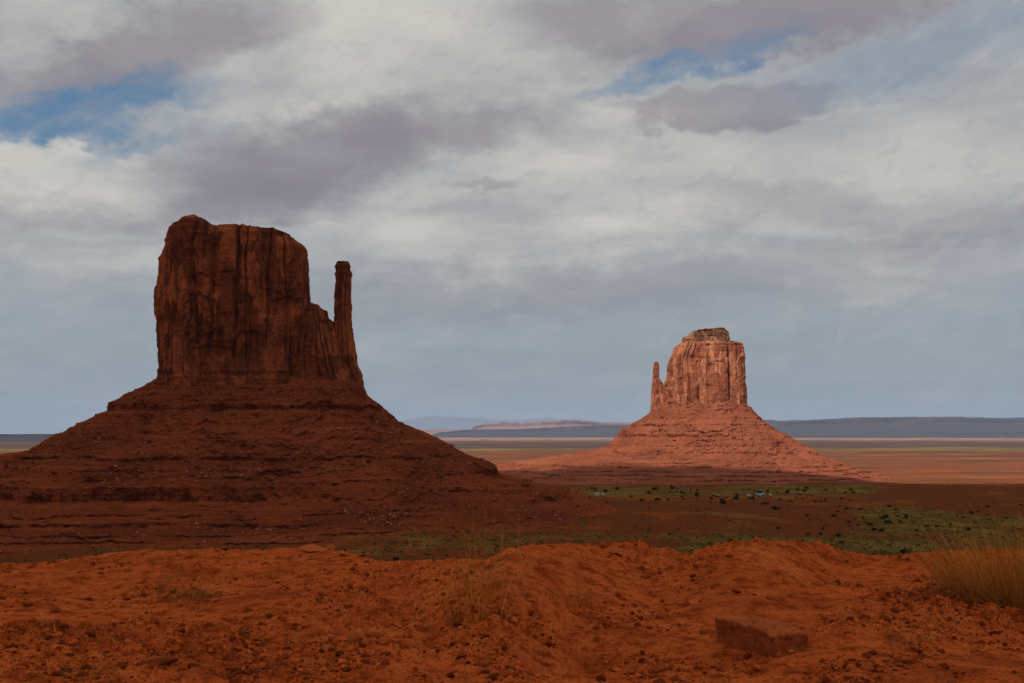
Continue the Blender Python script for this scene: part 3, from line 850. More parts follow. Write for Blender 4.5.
# ------------------------------------------------------------------ the cloud whose shadow lies over the near land
def cloud():
    zc = 2050.0
    sx, sy = sd[0] / sd[2], sd[1] / sd[2]
    # land edge of the shadow (X, Y) at the valley level, moved up the sun's rays to the cloud
    edge = np.array([(-3500, 2600), (-1500, 2250), (-700, 2050), (-100, 2160), (150, 2120), (420, 2030), (650, 1890), (800, 1790), (1200, 1660), (2500, 1500)], float)
    nx, ny = 260, 260
    xs = np.linspace(-3200, 2600, nx)
    ed = np.interp(xs, edge[:, 0], edge[:, 1])
    t = np.linspace(0, 1, ny)
    X = np.repeat(xs[None], ny, 0)
    Y = ed[None] - (1 - t[:, None]) * 3900 + 40 * fbm(xs / 300, 0 * xs, 2.0, 3)[None] * t[:, None]
    dist = np.minimum.reduce([(1 - t[:, None]) * 3900 + 0 * X, t[:, None] * 3900 + 0 * X, (X + 3200), (2600 - X)])
    edge_s = sst(dist, 0, 260)
    th = (20 + 130 * edge_s) * (1 + 0.5 * fbm(X / 420, Y / 420, 5.0, 4))
    off = zc - ZV
    Xc, Yc_ = X + sx * off, Y + sy * off
    top = np.stack([Xc, Yc_, zc + th * 1.2 + 25 * fbm(X / 200, Y / 200, 1, 3)], -1)
    bot = np.stack([Xc, Yc_, zc - th * 0.35 + 0.2 * 25 * fbm(X / 260, Y / 260, 2, 3)], -1)
    q = np.concatenate([grid_quads(ny, nx), grid_quads(ny, nx, off=nx * ny, flip=True)])
    rim = []
    def strip(idx):
        for a, b in zip(idx[:-1], idx[1:]):
            rim.append((a, a + nx * ny, b + nx * ny, b))
    strip(list(range(nx))); strip([i * nx for i in range(ny)][::-1])
    strip([(ny - 1) * nx + i for i in range(nx)][::-1]); strip([i * nx + nx - 1 for i in range(ny)])
    q = np.concatenate([q, np.array(rim)])
    m = bpy.data.materials.new('cloud vapour'); m.use_nodes = True; m.node_tree.nodes.clear()
    n = N(m.node_tree)
    a = n.new('ShaderNodeAttribute', attribute_name='thickness').outputs['Fac']
    dif = n.new('ShaderNodeBsdfDiffuse'); dif.inputs[0].default_value = (0.9, 0.9, 0.92, 1)
    trl = n.new('ShaderNodeBsdfTranslucent'); trl.inputs[0].default_value = (0.97, 0.97, 0.97, 1)
    mx = n.new('ShaderNodeMixShader'); mx.inputs[0].default_value = 0.58
    n.l.new(dif.outputs[0], mx.inputs[1]); n.l.new(trl.outputs[0], mx.inputs[2])
    tr = n.new('ShaderNodeBsdfTransparent')
    m2 = n.new('ShaderNodeMixShader')
    n.put(m2.inputs[0], a)
    n.l.new(tr.outputs[0], m2.inputs[1]); n.l.new(mx.outputs[0], m2.inputs[2])
    o = n.new('ShaderNodeOutputMaterial'); n.l.new(m2.outputs[0], o.inputs[0])
    th2 = np.clip(sst(dist + 60 * fbm(X / 150, Y / 150, 9, 3), 0, 240), 0, 1)
    me = mesh_np('cloud', np.concatenate([top.reshape(-1, 3), bot.reshape(-1, 3)]), q, mats=[m], attrs={'thickness': np.concatenate([th2.ravel(), th2.ravel()])})
    return tag(link('cloud', me), kind='stuff')
cloud()
#@@DETAILS
# ------------------------------------------------------------------ haze
def haze():
    x0, x1, y0, y1, z0, z1 = -93000, 93000, -93000, 93000, ZV - 8.6, 1800
    v = [(x0,y0,z0),(x1,y0,z0),(x1,y1,z0),(x0,y1,z0),(x0,y0,z1),(x1,y0,z1),(x1,y1,z1),(x0,y1,z1)]
    q = [(0,3,2,1),(4,5,6,7),(0,1,5,4),(1,2,6,5),(2,3,7,6),(3,0,4,7)]
    m = bpy.data.materials.new('valley haze'); m.use_nodes = True; m.node_tree.nodes.clear()
    n = N(m.node_tree)
    pv = n.new('ShaderNodeVolumePrincipled')
    pv.inputs['Color'].default_value = (0.58, 0.73, 1.0, 1)
    pv.inputs['Density'].default_value = HAZE
    pv.inputs['Anisotropy'].default_value = 0.0
    o = n.new('ShaderNodeOutputMaterial'); n.l.new(pv.outputs[0], o.inputs['Volume'])
    tag(link('haze', mesh_np('haze', v, q, mats=[m], smooth=False)), kind='stuff')
HAZE = 1.45e-5
haze()

# ------------------------------------------------------------------ boulders
def simple_material(name, a, b, scale, c=None, rough=0.95, bump=0.0):
    m, n, bs = mat(name, rough)
    pos = n.new('ShaderNodeTexCoord').outputs['Object']
    oi = n.new('ShaderNodeObjectInfo').outputs['Random']
    k = n.noise(n.v('ADD', pos, n.comb(n.mul(oi, 50.0), 0.0, 0.0)), scale, 5, 0.65)
    col = n.mix(n.step(k, 0.35, 0.65), a, b)
    if c is not None:
        k2 = n.noise(pos, scale * 3.7, 4, 0.7)
        col = n.mix(n.step(k2, 0.52, 0.66, 0, 0.8), col, c)
    finish(n, bs, col, n.mul(k, bump) if bump else None, 1.0, 1.0)
    return m
M['stone'] = simple_material('near red stone', (0.26, 0.058, 0.014), (0.38, 0.092, 0.026), 7.0, (0.13, 0.028, 0.009), bump=0.02)
M['clod'] = simple_material('crumbly red clod', (0.24, 0.052, 0.015), (0.32, 0.075, 0.022), 12.0, (0.16, 0.034, 0.01), bump=0.02)
M['slab'] = simple_material('pale dusty red slab', (0.38, 0.090, 0.026), (0.46, 0.120, 0.038), 6.0, (0.26, 0.07, 0.03), bump=0.012)
M['blade_olive'] = simple_material('dull olive grass', (0.13, 0.075, 0.016), (0.20, 0.115, 0.028), 3.0)
M['twig'] = simple_material('bare pale twig', (0.66, 0.30, 0.10), (0.52, 0.20, 0.06), 9.0)
M['root'] = simple_material('weathered root', (0.40, 0.14, 0.045), (0.16, 0.05, 0.016), 9.0)
M['leaf'] = simple_material('dark juniper leaves', (0.014, 0.017, 0.006), (0.030, 0.032, 0.011), 0.8)
M['scrub'] = simple_material('grey green scrub', (0.085, 0.066, 0.012), (0.16, 0.125, 0.026), 0.02)
M['scrub_dark'] = simple_material('dark green scrub', (0.036, 0.032, 0.008), (0.062, 0.052, 0.013), 0.02)
M['bark'] = simple_material('grey brown bark', (0.10, 0.06, 0.04), (0.16, 0.10, 0.07), 2.0)

M['block'] = simple_material('squared red sandstone', (0.26, 0.062, 0.018), (0.36, 0.092, 0.028), 5.0, (0.13, 0.030, 0.010), bump=0.012)

import bmesh
def ico(sub):
    bm = bmesh.new(); bmesh.ops.create_icosphere(bm, subdivisions=sub, radius=1.0)
    bm.verts.ensure_lookup_table()
    v = np.array([x.co[:] for x in bm.verts]); f = np.array([[q.index for q in x.verts] for x in bm.faces])
    bm.free(); return v, f
IV1, IF1 = ico(1); IV2, IF2 = ico(2); IV3, IF3 = ico(4)
def rock_shape(v, seed, cuts=9, rough=0.10):
    """angular rock: a ball cut by random planes"""
    r_ = np.random.default_rng(seed)
    p = v.copy()
    for _ in range(cuts):
        d = r_.normal(size=3); d /= np.linalg.norm(d); h = r_.uniform(0.45, 0.85)
        k = p @ d
        p = p - np.clip(k - h, 0, None)[:, None] * d
    p = p * (1 + rough * fbm(v[:, 0] * 1.7 + seed, v[:, 1] * 1.7, v[:, 2] * 1.7, 3))[:, None]
    return p / np.abs(p).max()
ROCKS1 = [rock_shape(IV1, 100 + i, 7, .15) for i in range(10)]
boulder_mesh = [mesh_np('boulder', rock_shape(IV2, 50 + i), tris=IF2, mats=[M['boulder']], smooth=False) for i in range(7)]

def rot_rand(r_):
    q = r_.normal(size=4); q /= np.linalg.norm(q); w, x, y, z = q
    return np.array([[1-2*(y*y+z*z), 2*(x*y-z*w), 2*(x*z+y*w)], [2*(x*y+z*w), 1-2*(x*x+z*z), 2*(y*z-x*w)], [2*(x*z-y*w), 2*(y*z+x*w), 1-2*(x*x+y*y)]])
def scatter_rocks(pts, sizes, seed):
    r_ = np.random.default_rng(seed)
    R_ = np.array([ROCKS1[i] @ rot_rand(r_).T * np.array([1, 1, 0.7]) for i in range(10) for _ in range(24)])
    pts = np.asarray(pts, float); sizes = np.asarray(sizes, float)
    k = r_.integers(len(R_), size=len(pts))
    v = R_[k] * sizes[:, None, None] + pts[:, None, :]
    f = IF1[None] + (np.arange(len(pts)) * len(IV1))[:, None, None]
    return v.reshape(-1, 3), f.reshape(-1, 3)

def to_px(A):
    x, y, z = A[..., 0], A[..., 1], A[..., 2] - EYE
    d = y * math.cos(PITCH) + z * math.sin(PITCH); v = -y * math.sin(PITCH) + z * math.cos(PITCH)
    return 512 + F * x / d, 341.5 - F * v / d

def slope_rocks(A, owner, centre, nbig, nsmall, smin, smax, lab, grp, weight, seed):
    r_ = np.random.default_rng(seed)
    nr, nc = A.shape[:2]
    px, py = to_px(A)
    ok = (px > -30) & (px < 1050)
    jf = int(nc * 0.74)
    cand_i = r_.integers(3, nr - 8, 90000); cand_j = r_.integers(0, jf, 90000)
    w = weight(px[cand_i, cand_j], py[cand_i, cand_j]) * ok[cand_i, cand_j]
    # less on the sheer ledges
    dz = np.abs(A[cand_i + 1, cand_j, 2] - A[cand_i - 1, cand_j, 2]); dh = np.hypot(A[cand_i + 1, cand_j, 0] - A[cand_i - 1, cand_j, 0], A[cand_i + 1, cand_j, 1] - A[cand_i - 1, cand_j, 1])
    w = w * (dz / (dh + 1e-3) < 1.6)
    keep = r_.random(90000) < w
    pts = A[cand_i[keep], cand_j[keep]]
    r_.shuffle(pts)
    pts = pts[:nbig + nsmall]
    k = 0
    for p in pts[:nbig]:
        s = smin * 1.3 + (smax - smin) * r_.random() ** 2.5
        o = link('boulder', boulder_mesh[r_.integers(7)], None, (p[0], p[1], p[2] + s * 0.2))
        o.scale = (s, s * r_.uniform(.8, 1.1), s * r_.uniform(.55, .8)); o.rotation_euler = (r_.uniform(-.4, .4), r_.uniform(-.4, .4), r_.uniform(0, 6.28))
        tag(o, lab, 'boulder', grp)
    sm = pts[nbig:]
    sz = smin * (0.35 + 0.75 * r_.random(len(sm)) ** 2)
    v, f = scatter_rocks(sm + np.array([0, 0, 0.1]), sz, seed)
    o = link('rubble', mesh_np('rubble', v, tris=f, mats=[M['boulder']], smooth=False))
    tag(o, kind='stuff')
def wW(px, py):
    w = 0.10 + 0 * px
    w = w + 0.55 * np.exp(-((px - 130) / 90) ** 2 - ((py - 474) / 9) ** 2) + 0.35 * np.exp(-((px - 180) / 120) ** 2 - ((py - 435) / 22) ** 2)
    w = w + 0.9 * np.exp(-((px - 400) / 75) ** 2 - ((py - 458) / 30) ** 2)
    w = w + 0.5 * np.exp(-((px - 480) / 80) ** 2 - ((py - 495) / 14) ** 2)
    return np.where(py > 500, w * 0.35, w)
slope_rocks(AW, west, cW, 230, 6500, 1.5, 3.3, 'rust red boulder among the rubble on the slope of the large shaded butte', 'boulders on the slope of the shaded butte', wW, 61)
def wE(px, py):
    return 0.15 + 0.5 * np.exp(-((px - 650) / 40) ** 2 - ((py - 430) / 18) ** 2) + 0.3 * np.exp(-((px - 820) / 30) ** 2 - ((py - 465) / 8) ** 2)
slope_rocks(AE, east, cE, 70, 2600, 2.0, 5.5, 'pale red boulder on the sunlit rubble slope of the smaller distant butte', 'boulders on the slope of the sunlit butte', wE, 62)

# ------------------------------------------------------------------ near ground things
def hit(px, py):
    """where the line of sight through a photo pixel meets the near ground"""
    Y = np.arange(5.4, 24, 0.02)
    a = np.array([P(px, py, 1.0)[0], P(px, py, 1.0)[1] - EYE])
    X, Z = a[0] * Y, EYE + a[1] * Y
    under = Z <= near_height(X, Y)
    i = int(np.argmax(under)) if under.any() else len(Y) - 1
    return float(X[i]), float(Y[i]), float(Z[i])
def gz(X, Y):
    return near_height(np.asarray(X, float), np.asarray(Y, float))

# the block in front
def front_block():
    nxx, nyy, nzz = 60, 30, 20
    bm = bmesh.new()
    bmesh.ops.create_cube(bm, size=1.0)
    bmesh.ops.subdivide_edges(bm, edges=bm.edges[:], cuts=23, use_grid_fill=True)
    v = np.array([x.co[:] for x in bm.verts])
    L, W, H = 0.93, 0.34, 0.255
    rr = 0.022
    x, y, z = v[:, 0] * L, v[:, 1] * W, (v[:, 2] + 0.5) * H
    # rounded box
    cx, cyy, cz = np.clip(x, -L/2 + rr, L/2 - rr), np.clip(y, -W/2 + rr, W/2 - rr), np.clip(z, rr, H - rr * .6)
    d = np.stack([x - cx, y - cyy, z - cz], -1); ln = np.linalg.norm(d, axis=1) + 1e-9
    k = np.where(ln > 1e-6, np.minimum(ln, rr * .6) / ln, 0)
    x, y, z = cx + d[:, 0] * k, cyy + d[:, 1] * k, cz + d[:, 2] * k
    u = x / L                                              # -0.5 left end .. 0.5 right end
    z = np.where(z > H * .3, z + 0.030 * np.sin((u + .1) * 4.2) * 0.5 - 0.02 * (y / W + 0.5) * 0 + 0.018 * fbm(x / 0.22, y / 0.16, 1.0, 3), z)
    z = z * (1 - 0.12 * sst(-u, 0.22, 0.5))
    y = y * (1 - 0.12 * sst(-u, 0.15, 0.5)) + 0.014 * fbm(x / 0.17, z / 0.14, 3.0, 3)
    y = y + np.where(y < 0, 0.035 * (1 - np.clip(z / H, 0, 1)), 0)      # undercut front
    x = x + 0.014 * fbm(y / 0.12, z / 0.12, 5.0, 3)
    nn = fbm(x / 0.05, y / 0.05, z / 0.05, 4) * 0.009
    z = z + nn; y = y + nn * .6
    for a, b, c_, q in zip(x, y, z, bm.verts): q.co = (a, b, c_)
    me = bpy.data.meshes.new('rock_block'); bm.to_mesh(me); bm.free(); me.materials.append(M['block'])
    for p in me.polygons: p.use_smooth = True
    A_ = hit(704, 640); B_ = hit(779, 659); C_ = hit(798, 651)
    ang = math.atan2(B_[1] - A_[1], B_[0] - A_[0])
    mx, my = (A_[0] + B_[0]) / 2, (A_[1] + B_[1]) / 2
    o = link('rock_block', me, None, (mx - math.sin(ang) * W * .5, my + math.cos(ang) * W * .5, min(A_[2], B_[2], C_[2]) - 0.015))
    o.rotation_euler = (0.0, 0.03, ang)
    tag(o, 'long flat topped red sandstone block lying on the dirt, squared off at its right end', 'rock')
front_block()

RV = rock_shape(IV3, 1)
def stone(px, py, w, h, label, m='stone', seed=0, flat=1.0, tilt=(0, 0), name='stone', cat='stone', sink=0.3):
    X, Y, Z = hit(px, py)
    s = w / 2 / F * Y
    me = mesh_np(name, rock_shape(IV3, 200 + seed, 10, .07), tris=IF3, mats=[M[m]], smooth=True)
    o = link(name, me, None, (X, Y, Z + h / F * Y * (0.5 - sink)))
    o.scale = (s, s * 0.8 * flat, h / 2 / F * Y * 1.1); o.rotation_euler = (tilt[0], tilt[1], seed * 0.7)
    return tag(o, label, cat)
stone(27, 606, 13, 9, 'dark rounded stone on the red dirt near the left edge of the picture', seed=1)
stone(55, 612, 14, 8, 'low dark stone just right of the rounded stone at the left edge', seed=2)
stone(127, 600, 12, 7, 'dark stone on the dirt below left of the olive grass tuft', seed=3)
stone(160, 662, 36, 12, 'broad half buried clod of red earth below the olive grass tuft', m='clod', seed=4, name='clod', cat='clod', sink=.5)
stone(352, 641, 24, 8, 'low half buried rock in the dirt below the gap between the mounds', seed=5)
stone(661, 670, 20, 9, 'small wedge shaped stone at the very bottom, left of the long block', seed=6)
stone(362, 590, 12, 7, 'small tilted stone on the slope left of the tall dry weeds', seed=7, tilt=(.2, .3))
stone(314, 551, 27, 7, 'smooth pale rock slab on the crest of the left mound', m='slab', seed=8, flat=1.3, tilt=(0, .25), name='rock_slab', cat='rock')
stone(330, 549, 14, 6, 'small rounded rock on the mound crest between two pale slabs', m='slab', seed=9)
stone(343, 556, 16, 6, 'pale leaning slab at the right end of the left mound crest', m='slab', seed=10, tilt=(0, .4), name='rock_slab', cat='rock')
stone(381, 562, 8, 3, 'tiny pale flat stone on the crest right of the left mound', m='slab', seed=11)
stone(622, 553, 24, 9, 'pale tilted slab capping the crest of the middle mound', m='slab', seed=12, flat=1.4, tilt=(.25, -.45), name='rock_slab', cat='rock', sink=.6)
stone(639, 569, 12, 6, 'small pale stone embedded in the face of the middle mound', m='slab', seed=13)
stone(647, 578, 14, 6, 'dark stone at the foot of the middle mound under the pale stone', seed=14)
stone(712, 589, 7, 4, 'small dark stone on the slope above the long block', seed=15)
stone(736, 592, 13, 5, 'flat dark stone on the slope above and right of the long block', seed=16)
stone(395, 616, 17, 5, 'flat dark stone lying left of the tall dry weeds', seed=17)
stone(500, 560, 9, 4, 'small dark stone on the left shoulder of the middle mound', seed=18)
stone(884, 600, 9, 5, 'dark stone on the dirt left of the big straw clump', seed=19)
stone(248, 612, 14, 7, 'dark crumbling stone right of the olive grass tuft', seed=20)
stone(232, 639, 9, 5, 'small dark stone on open dirt between the clod and the low half buried rock', seed=21)
stone(703, 634, 10, 5, 'small dark chip of rock against the left end of the long block', seed=22)

# grit and clods: far too many to count
def grit():
    r_ = np.random.default_rng(5)
    n_ = 100000
    Y = dist_rows(5.6, 15.5, 1000, 0.9)[r_.integers(0, 1000, n_)] * r_.uniform(.995, 1.005, n_)
    X = r_.uniform(-0.56, 0.56, n_) * Y
    d = fbm(X / 0.8, Y / 0.8, 3.3, 3) + 0.5 * fbm(X / 3.1, Y / 3.1, 7.0, 2)
    keep = r_.random(n_) < np.clip(0.28 + d * 1.1, 0.02, 1)
    X, Y = X[keep], Y[keep]
    s = np.clip(0.0050 * r_.random(len(X)) ** -0.52, 0.005, 0.045)
    pts = np.stack([X, Y, gz(X, Y) + s * 0.15], -1)
    big = s > 0.012
    v, f = scatter_rocks(pts, s, 9)
    o = link('gravel', mesh_np('gravel', v, tris=f, mats=[M['grit']], smooth=False)); tag(o, kind='stuff')
def grit_mat(name, stops):
    m, n, bs = mat(name)
    ri = n.new('ShaderNodeNewGeometry').outputs['Random Per Island']
    col = n.ramp(ri, stops)
    finish(n, bs, col)
    return m
M['blade'] = grit_mat('dry straw grass', [(0, (0.16, 0.055, 0.012)), (.35, (0.44, 0.155, 0.025)), (.8, (0.68, 0.28, 0.055)), (1, (0.80, 0.42, 0.13))])
M['grit'] = grit_mat('grit and clods', [(0, (0.09, 0.020, 0.007)), (.5, (0.22, 0.046, 0.012)), (.8, (0.42, 0.085, 0.018)), (1, (0.48, 0.105, 0.022))])
grit()

# ------------------------------------------------------------------ dry grass
def blades(cx, cy, rad, n_, h0, h1, lean, width, seed, mname, squash=1.0, curl=0.25, zoff=0.0):
    """n_ thin bent blades as three-segment strips, rooted on the ground"""
    r_ = np.random.default_rng(seed)
    a = r_.uniform(0, 2 * math.pi, n_); rr = rad * np.sqrt(r_.random(n_))
    bx, by = cx + rr * np.cos(a), cy + rr * np.sin(a) * squash
    L = (h0 + (h1 - h0) * r_.random(n_) ** 1.3) * (1 - 0.45 * (rr / rad) ** 2) * (1 + 0.25 * perlin(bx / 0.12, by / 0.12, 0.3))
    da = a + r_.normal(0, 0.6, n_)
    le = lean * (0.25 + rr / rad) * r_.uniform(0.5, 1.3, n_)
    dirx, diry = np.cos(da), np.sin(da)
    w = width * r_.uniform(.6, 1.2, n_)
    # blade face turned at random
    fa = r_.uniform(0, math.pi, n_); wx, wy = np.cos(fa), np.sin(fa)
    K = 5
    V = []
    for k in range(K):
        t = k / (K - 1)
        out = L * (le * t + curl * le * t * t)
        x = bx + dirx * out; y = by + diry * out
        z = gz(bx, by) + L * (t - 0.25 * le * t * t) - 0.01 + zoff
        ww = w * (1 - 0.85 * t)
        V.append(np.stack([x - wx * ww, y - wy * ww, z], -1)); V.append(np.stack([x + wx * ww, y + wy * ww, z], -1))
    V = np.stack(V, 1).reshape(-1, 3)
    base = (np.arange(n_) * 2 * K)[:, None, None]
    q = np.array([[2*k, 2*k+1, 2*k+3, 2*k+2] for k in range(K - 1)])[None]
    return V, (base + q).reshape(-1, 4)
def tube(pts, r0, r1, n_=5):
    pts = [Vector(p) for p in pts]
    V, Q = [], []
    for i, p in enumerate(pts):
        d = (pts[min(i + 1, len(pts) - 1)] - pts[max(i - 1, 0)]).normalized()
        a = d.orthogonal().normalized(); b = d.cross(a)
        r = r0 + (r1 - r0) * i / (len(pts) - 1)
        for k in range(n_):
            t = 2 * math.pi * k / n_
            V.append(p + a * (r * math.cos(t)) + b * (r * math.sin(t)))
    for i in range(len(pts) - 1):
        for k in range(n_):
            Q.append((i*n_+k, i*n_+(k+1) % n_, (i+1)*n_+(k+1) % n_, (i+1)*n_+k))
    return [tuple(v) for v in V], Q
def merge(parts):
    V, Q, o = [], [], 0
    for v, q in parts:
        V += list(map(tuple, v)); Q += [tuple(int(i) + o for i in f) for f in q]; o += len(v)
    return V, Q
def crooked(p, d, L, n_, wig, r_, up=0.0):
    pts = [np.array(p, float)]; d = np.array(d, float); d /= np.linalg.norm(d)
    for i in range(n_):
        d = d + r_.normal(0, wig, 3); d[2] += up; d /= np.linalg.norm(d)
        pts.append(pts[-1] + d * L / n_)
    return pts

def local(V, c):
    return np.asarray(V, float) - np.array(c)
def clump(px, py, rad, h0, h1, n_, lean, label, m='blade', seed=0, roots=0, width=0.0013, name='grass_clump', cat='dry grass', squash=1.0, twigs=0):
    X, Y, Z = hit(px, py)
    c = (X, Y, Z)
    root = empty(name, c, label=label, cat=cat)
    V, Q = blades(X, Y, rad, n_, h0, h1, lean, width * 1.0, seed, m, squash)
    link('blades', mesh_np('blades', local(V, c), Q, mats=[M[m]]), root)
    r_ = np.random.default_rng(seed + 1)
    if roots:
        pr = []
        for k in range(roots):
            a = -math.pi / 2 - 0.5 + r_.normal(0, 0.8); b = rad * r_.uniform(0.6, 1.15)
            x0, y0 = X + b * math.cos(a), Y + b * math.sin(a) * squash
            p0 = (x0, y0, float(gz([x0], [y0])[0]) + r_.uniform(0.01, 0.12))
            pts = crooked(p0, (math.cos(a), math.sin(a), 0.1), r_.uniform(0.2, 0.55), 9, 0.28, r_)
            pts = [(q[0], q[1], max(q[2], float(gz([q[0]], [q[1]])[0]) + 0.004)) for q in pts]
            pr.append(tube(pts, r_.uniform(.004, .009), 0.002))
        V, Q = merge(pr)
        link('roots', mesh_np('roots', local(V, c), Q, mats=[M['root']]), root)
    return root
clump(1022, 603, 0.72, 0.30, 1.02, 5200, 0.52, 'big clump of straw coloured dry grass at the right edge, bare roots at its foot', seed=71, roots=90, squash=0.6, width=0.0019)
clump(188, 600, 0.20, 0.10, 0.26, 420, 0.7, 'low olive tuft of wispy grass on the dirt below the left part of the crest', 'blade_olive', seed=72, name='grass_tuft', cat='grass tuft')
clump(160, 586, 0.10, 0.12, 0.25, 120, 0.8, 'thin darker tuft just behind the low olive tuft', 'blade_olive', seed=73, name='grass_tuft', cat='grass tuft')
clump(208, 598, 0.09, 0.08, 0.20, 110, 0.9, 'small dark sprig of grass touching the right side of the olive tuft', 'blade_olive', seed=74, name='grass_tuft', cat='grass tuft')
clump(90, 678, 0.17, 0.05, 0.15, 260, 1.1, 'sparse brown grass patch at the bottom edge on the left', 'blade_olive', seed=75, name='grass_tuft', cat='grass tuft')
clump(40, 636, 0.14, 0.05, 0.13, 130, 1.0, 'thin brown grass patch near the left edge below the two stones', 'blade_olive', seed=76, name='grass_tuft', cat='grass tuft')
clump(465, 620, 0.15, 0.08, 0.22, 150, 0.8, 'short brown grass at the foot of the tall dry weeds', 'blade_olive', seed=77, name='grass_tuft', cat='grass tuft')
clump(908, 645, 0.16, 0.10, 0.26, 150, 0.7, 'wispy brown tuft on the dirt right of the long block', 'blade_olive', seed=78, name='grass_tuft', cat='grass tuft')
clump(660, 618, 0.14, 0.06, 0.16, 110, 1.0, 'faint dry tuft on the dirt above left of the long block', 'blade', seed=79, name='grass_tuft', cat='grass tuft')
clump(575, 600, 0.17, 0.05, 0.14, 170, 1.1, 'flattened dry tuft right of the bare crooked twig', 'blade', seed=80, name='grass_tuft', cat='grass tuft')
clump(800, 655, 0.09, 0.03, 0.07, 110, 1.2, 'tiny grey green sprigs at the right end of the long block', 'blade_olive', seed=81, name='grass_tuft', cat='grass tuft')
clump(835, 617, 0.14, 0.06, 0.14, 80, 0.9, 'faint thin tuft on the slope above the right end of the long block', 'blade', seed=82, name='grass_tuft', cat='grass tuft')
clump(478, 604, 0.30, 0.25, 0.95, 95, 0.26, 'tall sparse wispy straw grass growing among the dry weeds left of centre', 'blade', seed=89, width=0.0022)
clump(420, 640, 0.12, 0.04, 0.12, 90, 1.0, 'sparse brown tuft on open dirt right of the low half buried rock', 'blade_olive', seed=83, name='grass_tuft', cat='grass tuft')
clump(640, 585, 0.16, 0.05, 0.12, 100, 1.0, 'thin dry tuft in the dark hollow under the middle mound', 'blade_olive', seed=84, name='grass_tuft', cat='grass tuft')

# tall bare weeds in the middle
def weed(px, py, tops, label, seed, r0=0.0028, m='twig', name='dry_weed', cat='dry weed', br=6):
    r_ = np.random.default_rng(seed)
    X, Y, Z = hit(px, py)
    root = empty(name, (X, Y, Z), label=label, cat=cat)
    for (tx, ty) in tops:
        TX, TZ = P(tx, ty, Y + r_.uniform(-.08, .08))
        a = np.array([X, Y, Z - .02]); b = np.array([TX, Y + r_.uniform(-.08, .08), TZ])
        n_ = 9
        pts = [a + (b - a) * t + np.array([r_.normal(0, .012), r_.normal(0, .012), 0]) * min(1, 4 * t) for t in np.linspace(0, 1, n_)]
        pr = [tube(pts, r0, r0 * 0.35, 4)]
        for k in range(br):
            i = r_.integers(2, n_ - 1)
            d = (b - a) / np.linalg.norm(b - a) + r_.normal(0, .55, 3)
            pr.append(tube(crooked(pts[i], d, r_.uniform(.06, .2), 4, .15, r_, .05), r0 * .5, r0 * .2, 3))
        V, Q = merge(pr)
        link('stem', mesh_np('stem', local(V, (X, Y, Z)), Q, mats=[M[m]]), root)
weed(525, 594, [(517, 527), (531, 556)], 'pale crooked bare twig standing upright right of the tall dry weeds', 91, 0.0065, br=7)
weed(504, 596, [(497, 556), (501, 530)], 'slender pale bare twig between the tall weeds and the crooked twig', 92, 0.0048, br=6)
weed(482, 600, [(480, 530), (475, 517), (487, 507)], 'tall dry straw weed, the middle one, rising above the crest', 93, 0.004, 'blade', br=16)
weed(467, 606, [(466, 545), (470, 536), (459, 552)], 'tall thin dry weed, leftmost of the weeds standing before the crest', 94, 0.0036, 'blade', br=16)
weed(492, 604, [(500, 545), (491, 560)], 'thin brown dry weed at the right foot of the tallest weed', 95, 0.0034, 'blade', br=12)
weed(474, 603, [(462, 560), (478, 548), (470, 528)], 'wispy straw weed close behind the two tall dry weeds', 98, 0.0034, 'blade', br=16)
weed(512, 600, [(508, 562), (520, 570)], 'low pale twig just left of the foot of the crooked twig', 99, 0.0036, br=7)
weed(455, 600, [(449, 566), (457, 556)], 'faint dry weed at the left edge of the group of weeds', 100, 0.003, 'blade', br=12)
weed(741, 640 - 3, [(741, 632)], 'short bare stalk poking up behind the long block', 96, 0.0018, 'blade', br=2)
weed(928, 640, [(930, 624), (936, 632)], 'small forked bare twig on the dirt left of the big straw clump', 97, 0.005, br=2)
def fallen(p0, p1, label, seed, r=0.004):
    r_ = np.random.default_rng(seed)
    a = hit(*p0); b = hit(*p1)
    pts = []
    for t in np.linspace(0, 1, 12):
        x = a[0] + (b[0] - a[0]) * t + r_.normal(0, .008); y = a[1] + (b[1] - a[1]) * t + r_.normal(0, .012)
        pts.append((x, y, float(gz([x], [y])[0]) + 0.006 + r_.uniform(0, .02)))
    V, Q = tube(pts, r, r * .5, 5)
    o = link('fallen_twig', mesh_np('fallen_twig', local(V, a), Q, mats=[M['twig']]), None, a)
    tag(o, label, 'twig')
fallen((40, 613), (66, 634), 'thin pale twig lying slantwise on the dirt near the left edge', 1)
fallen((130, 620), (136, 638), 'short pale twig standing askew in the dirt just left of the broad clod', 2)
fallen((620, 620), (668, 630), 'long thin pale stalk lying on the dirt above and left of the long block', 3, .002)
fallen((520, 600), (555, 603), 'pale stalk lying flat at the foot of the crooked twig', 4, .002)
fallen((505, 640), (545, 650), 'faint pale stalk lying on open dirt below the tall weeds', 5, .002)
fallen((925, 640), (950, 632), 'forked dry stick lying below left of the big straw clump', 6, .004)
fallen((680, 594), (717, 599), 'thin dry stalk lying on the slope below the middle mound', 7, .002)
fallen((100, 640), (132, 646), 'dark thin stick lying across the dirt left of the clod', 8, .003)

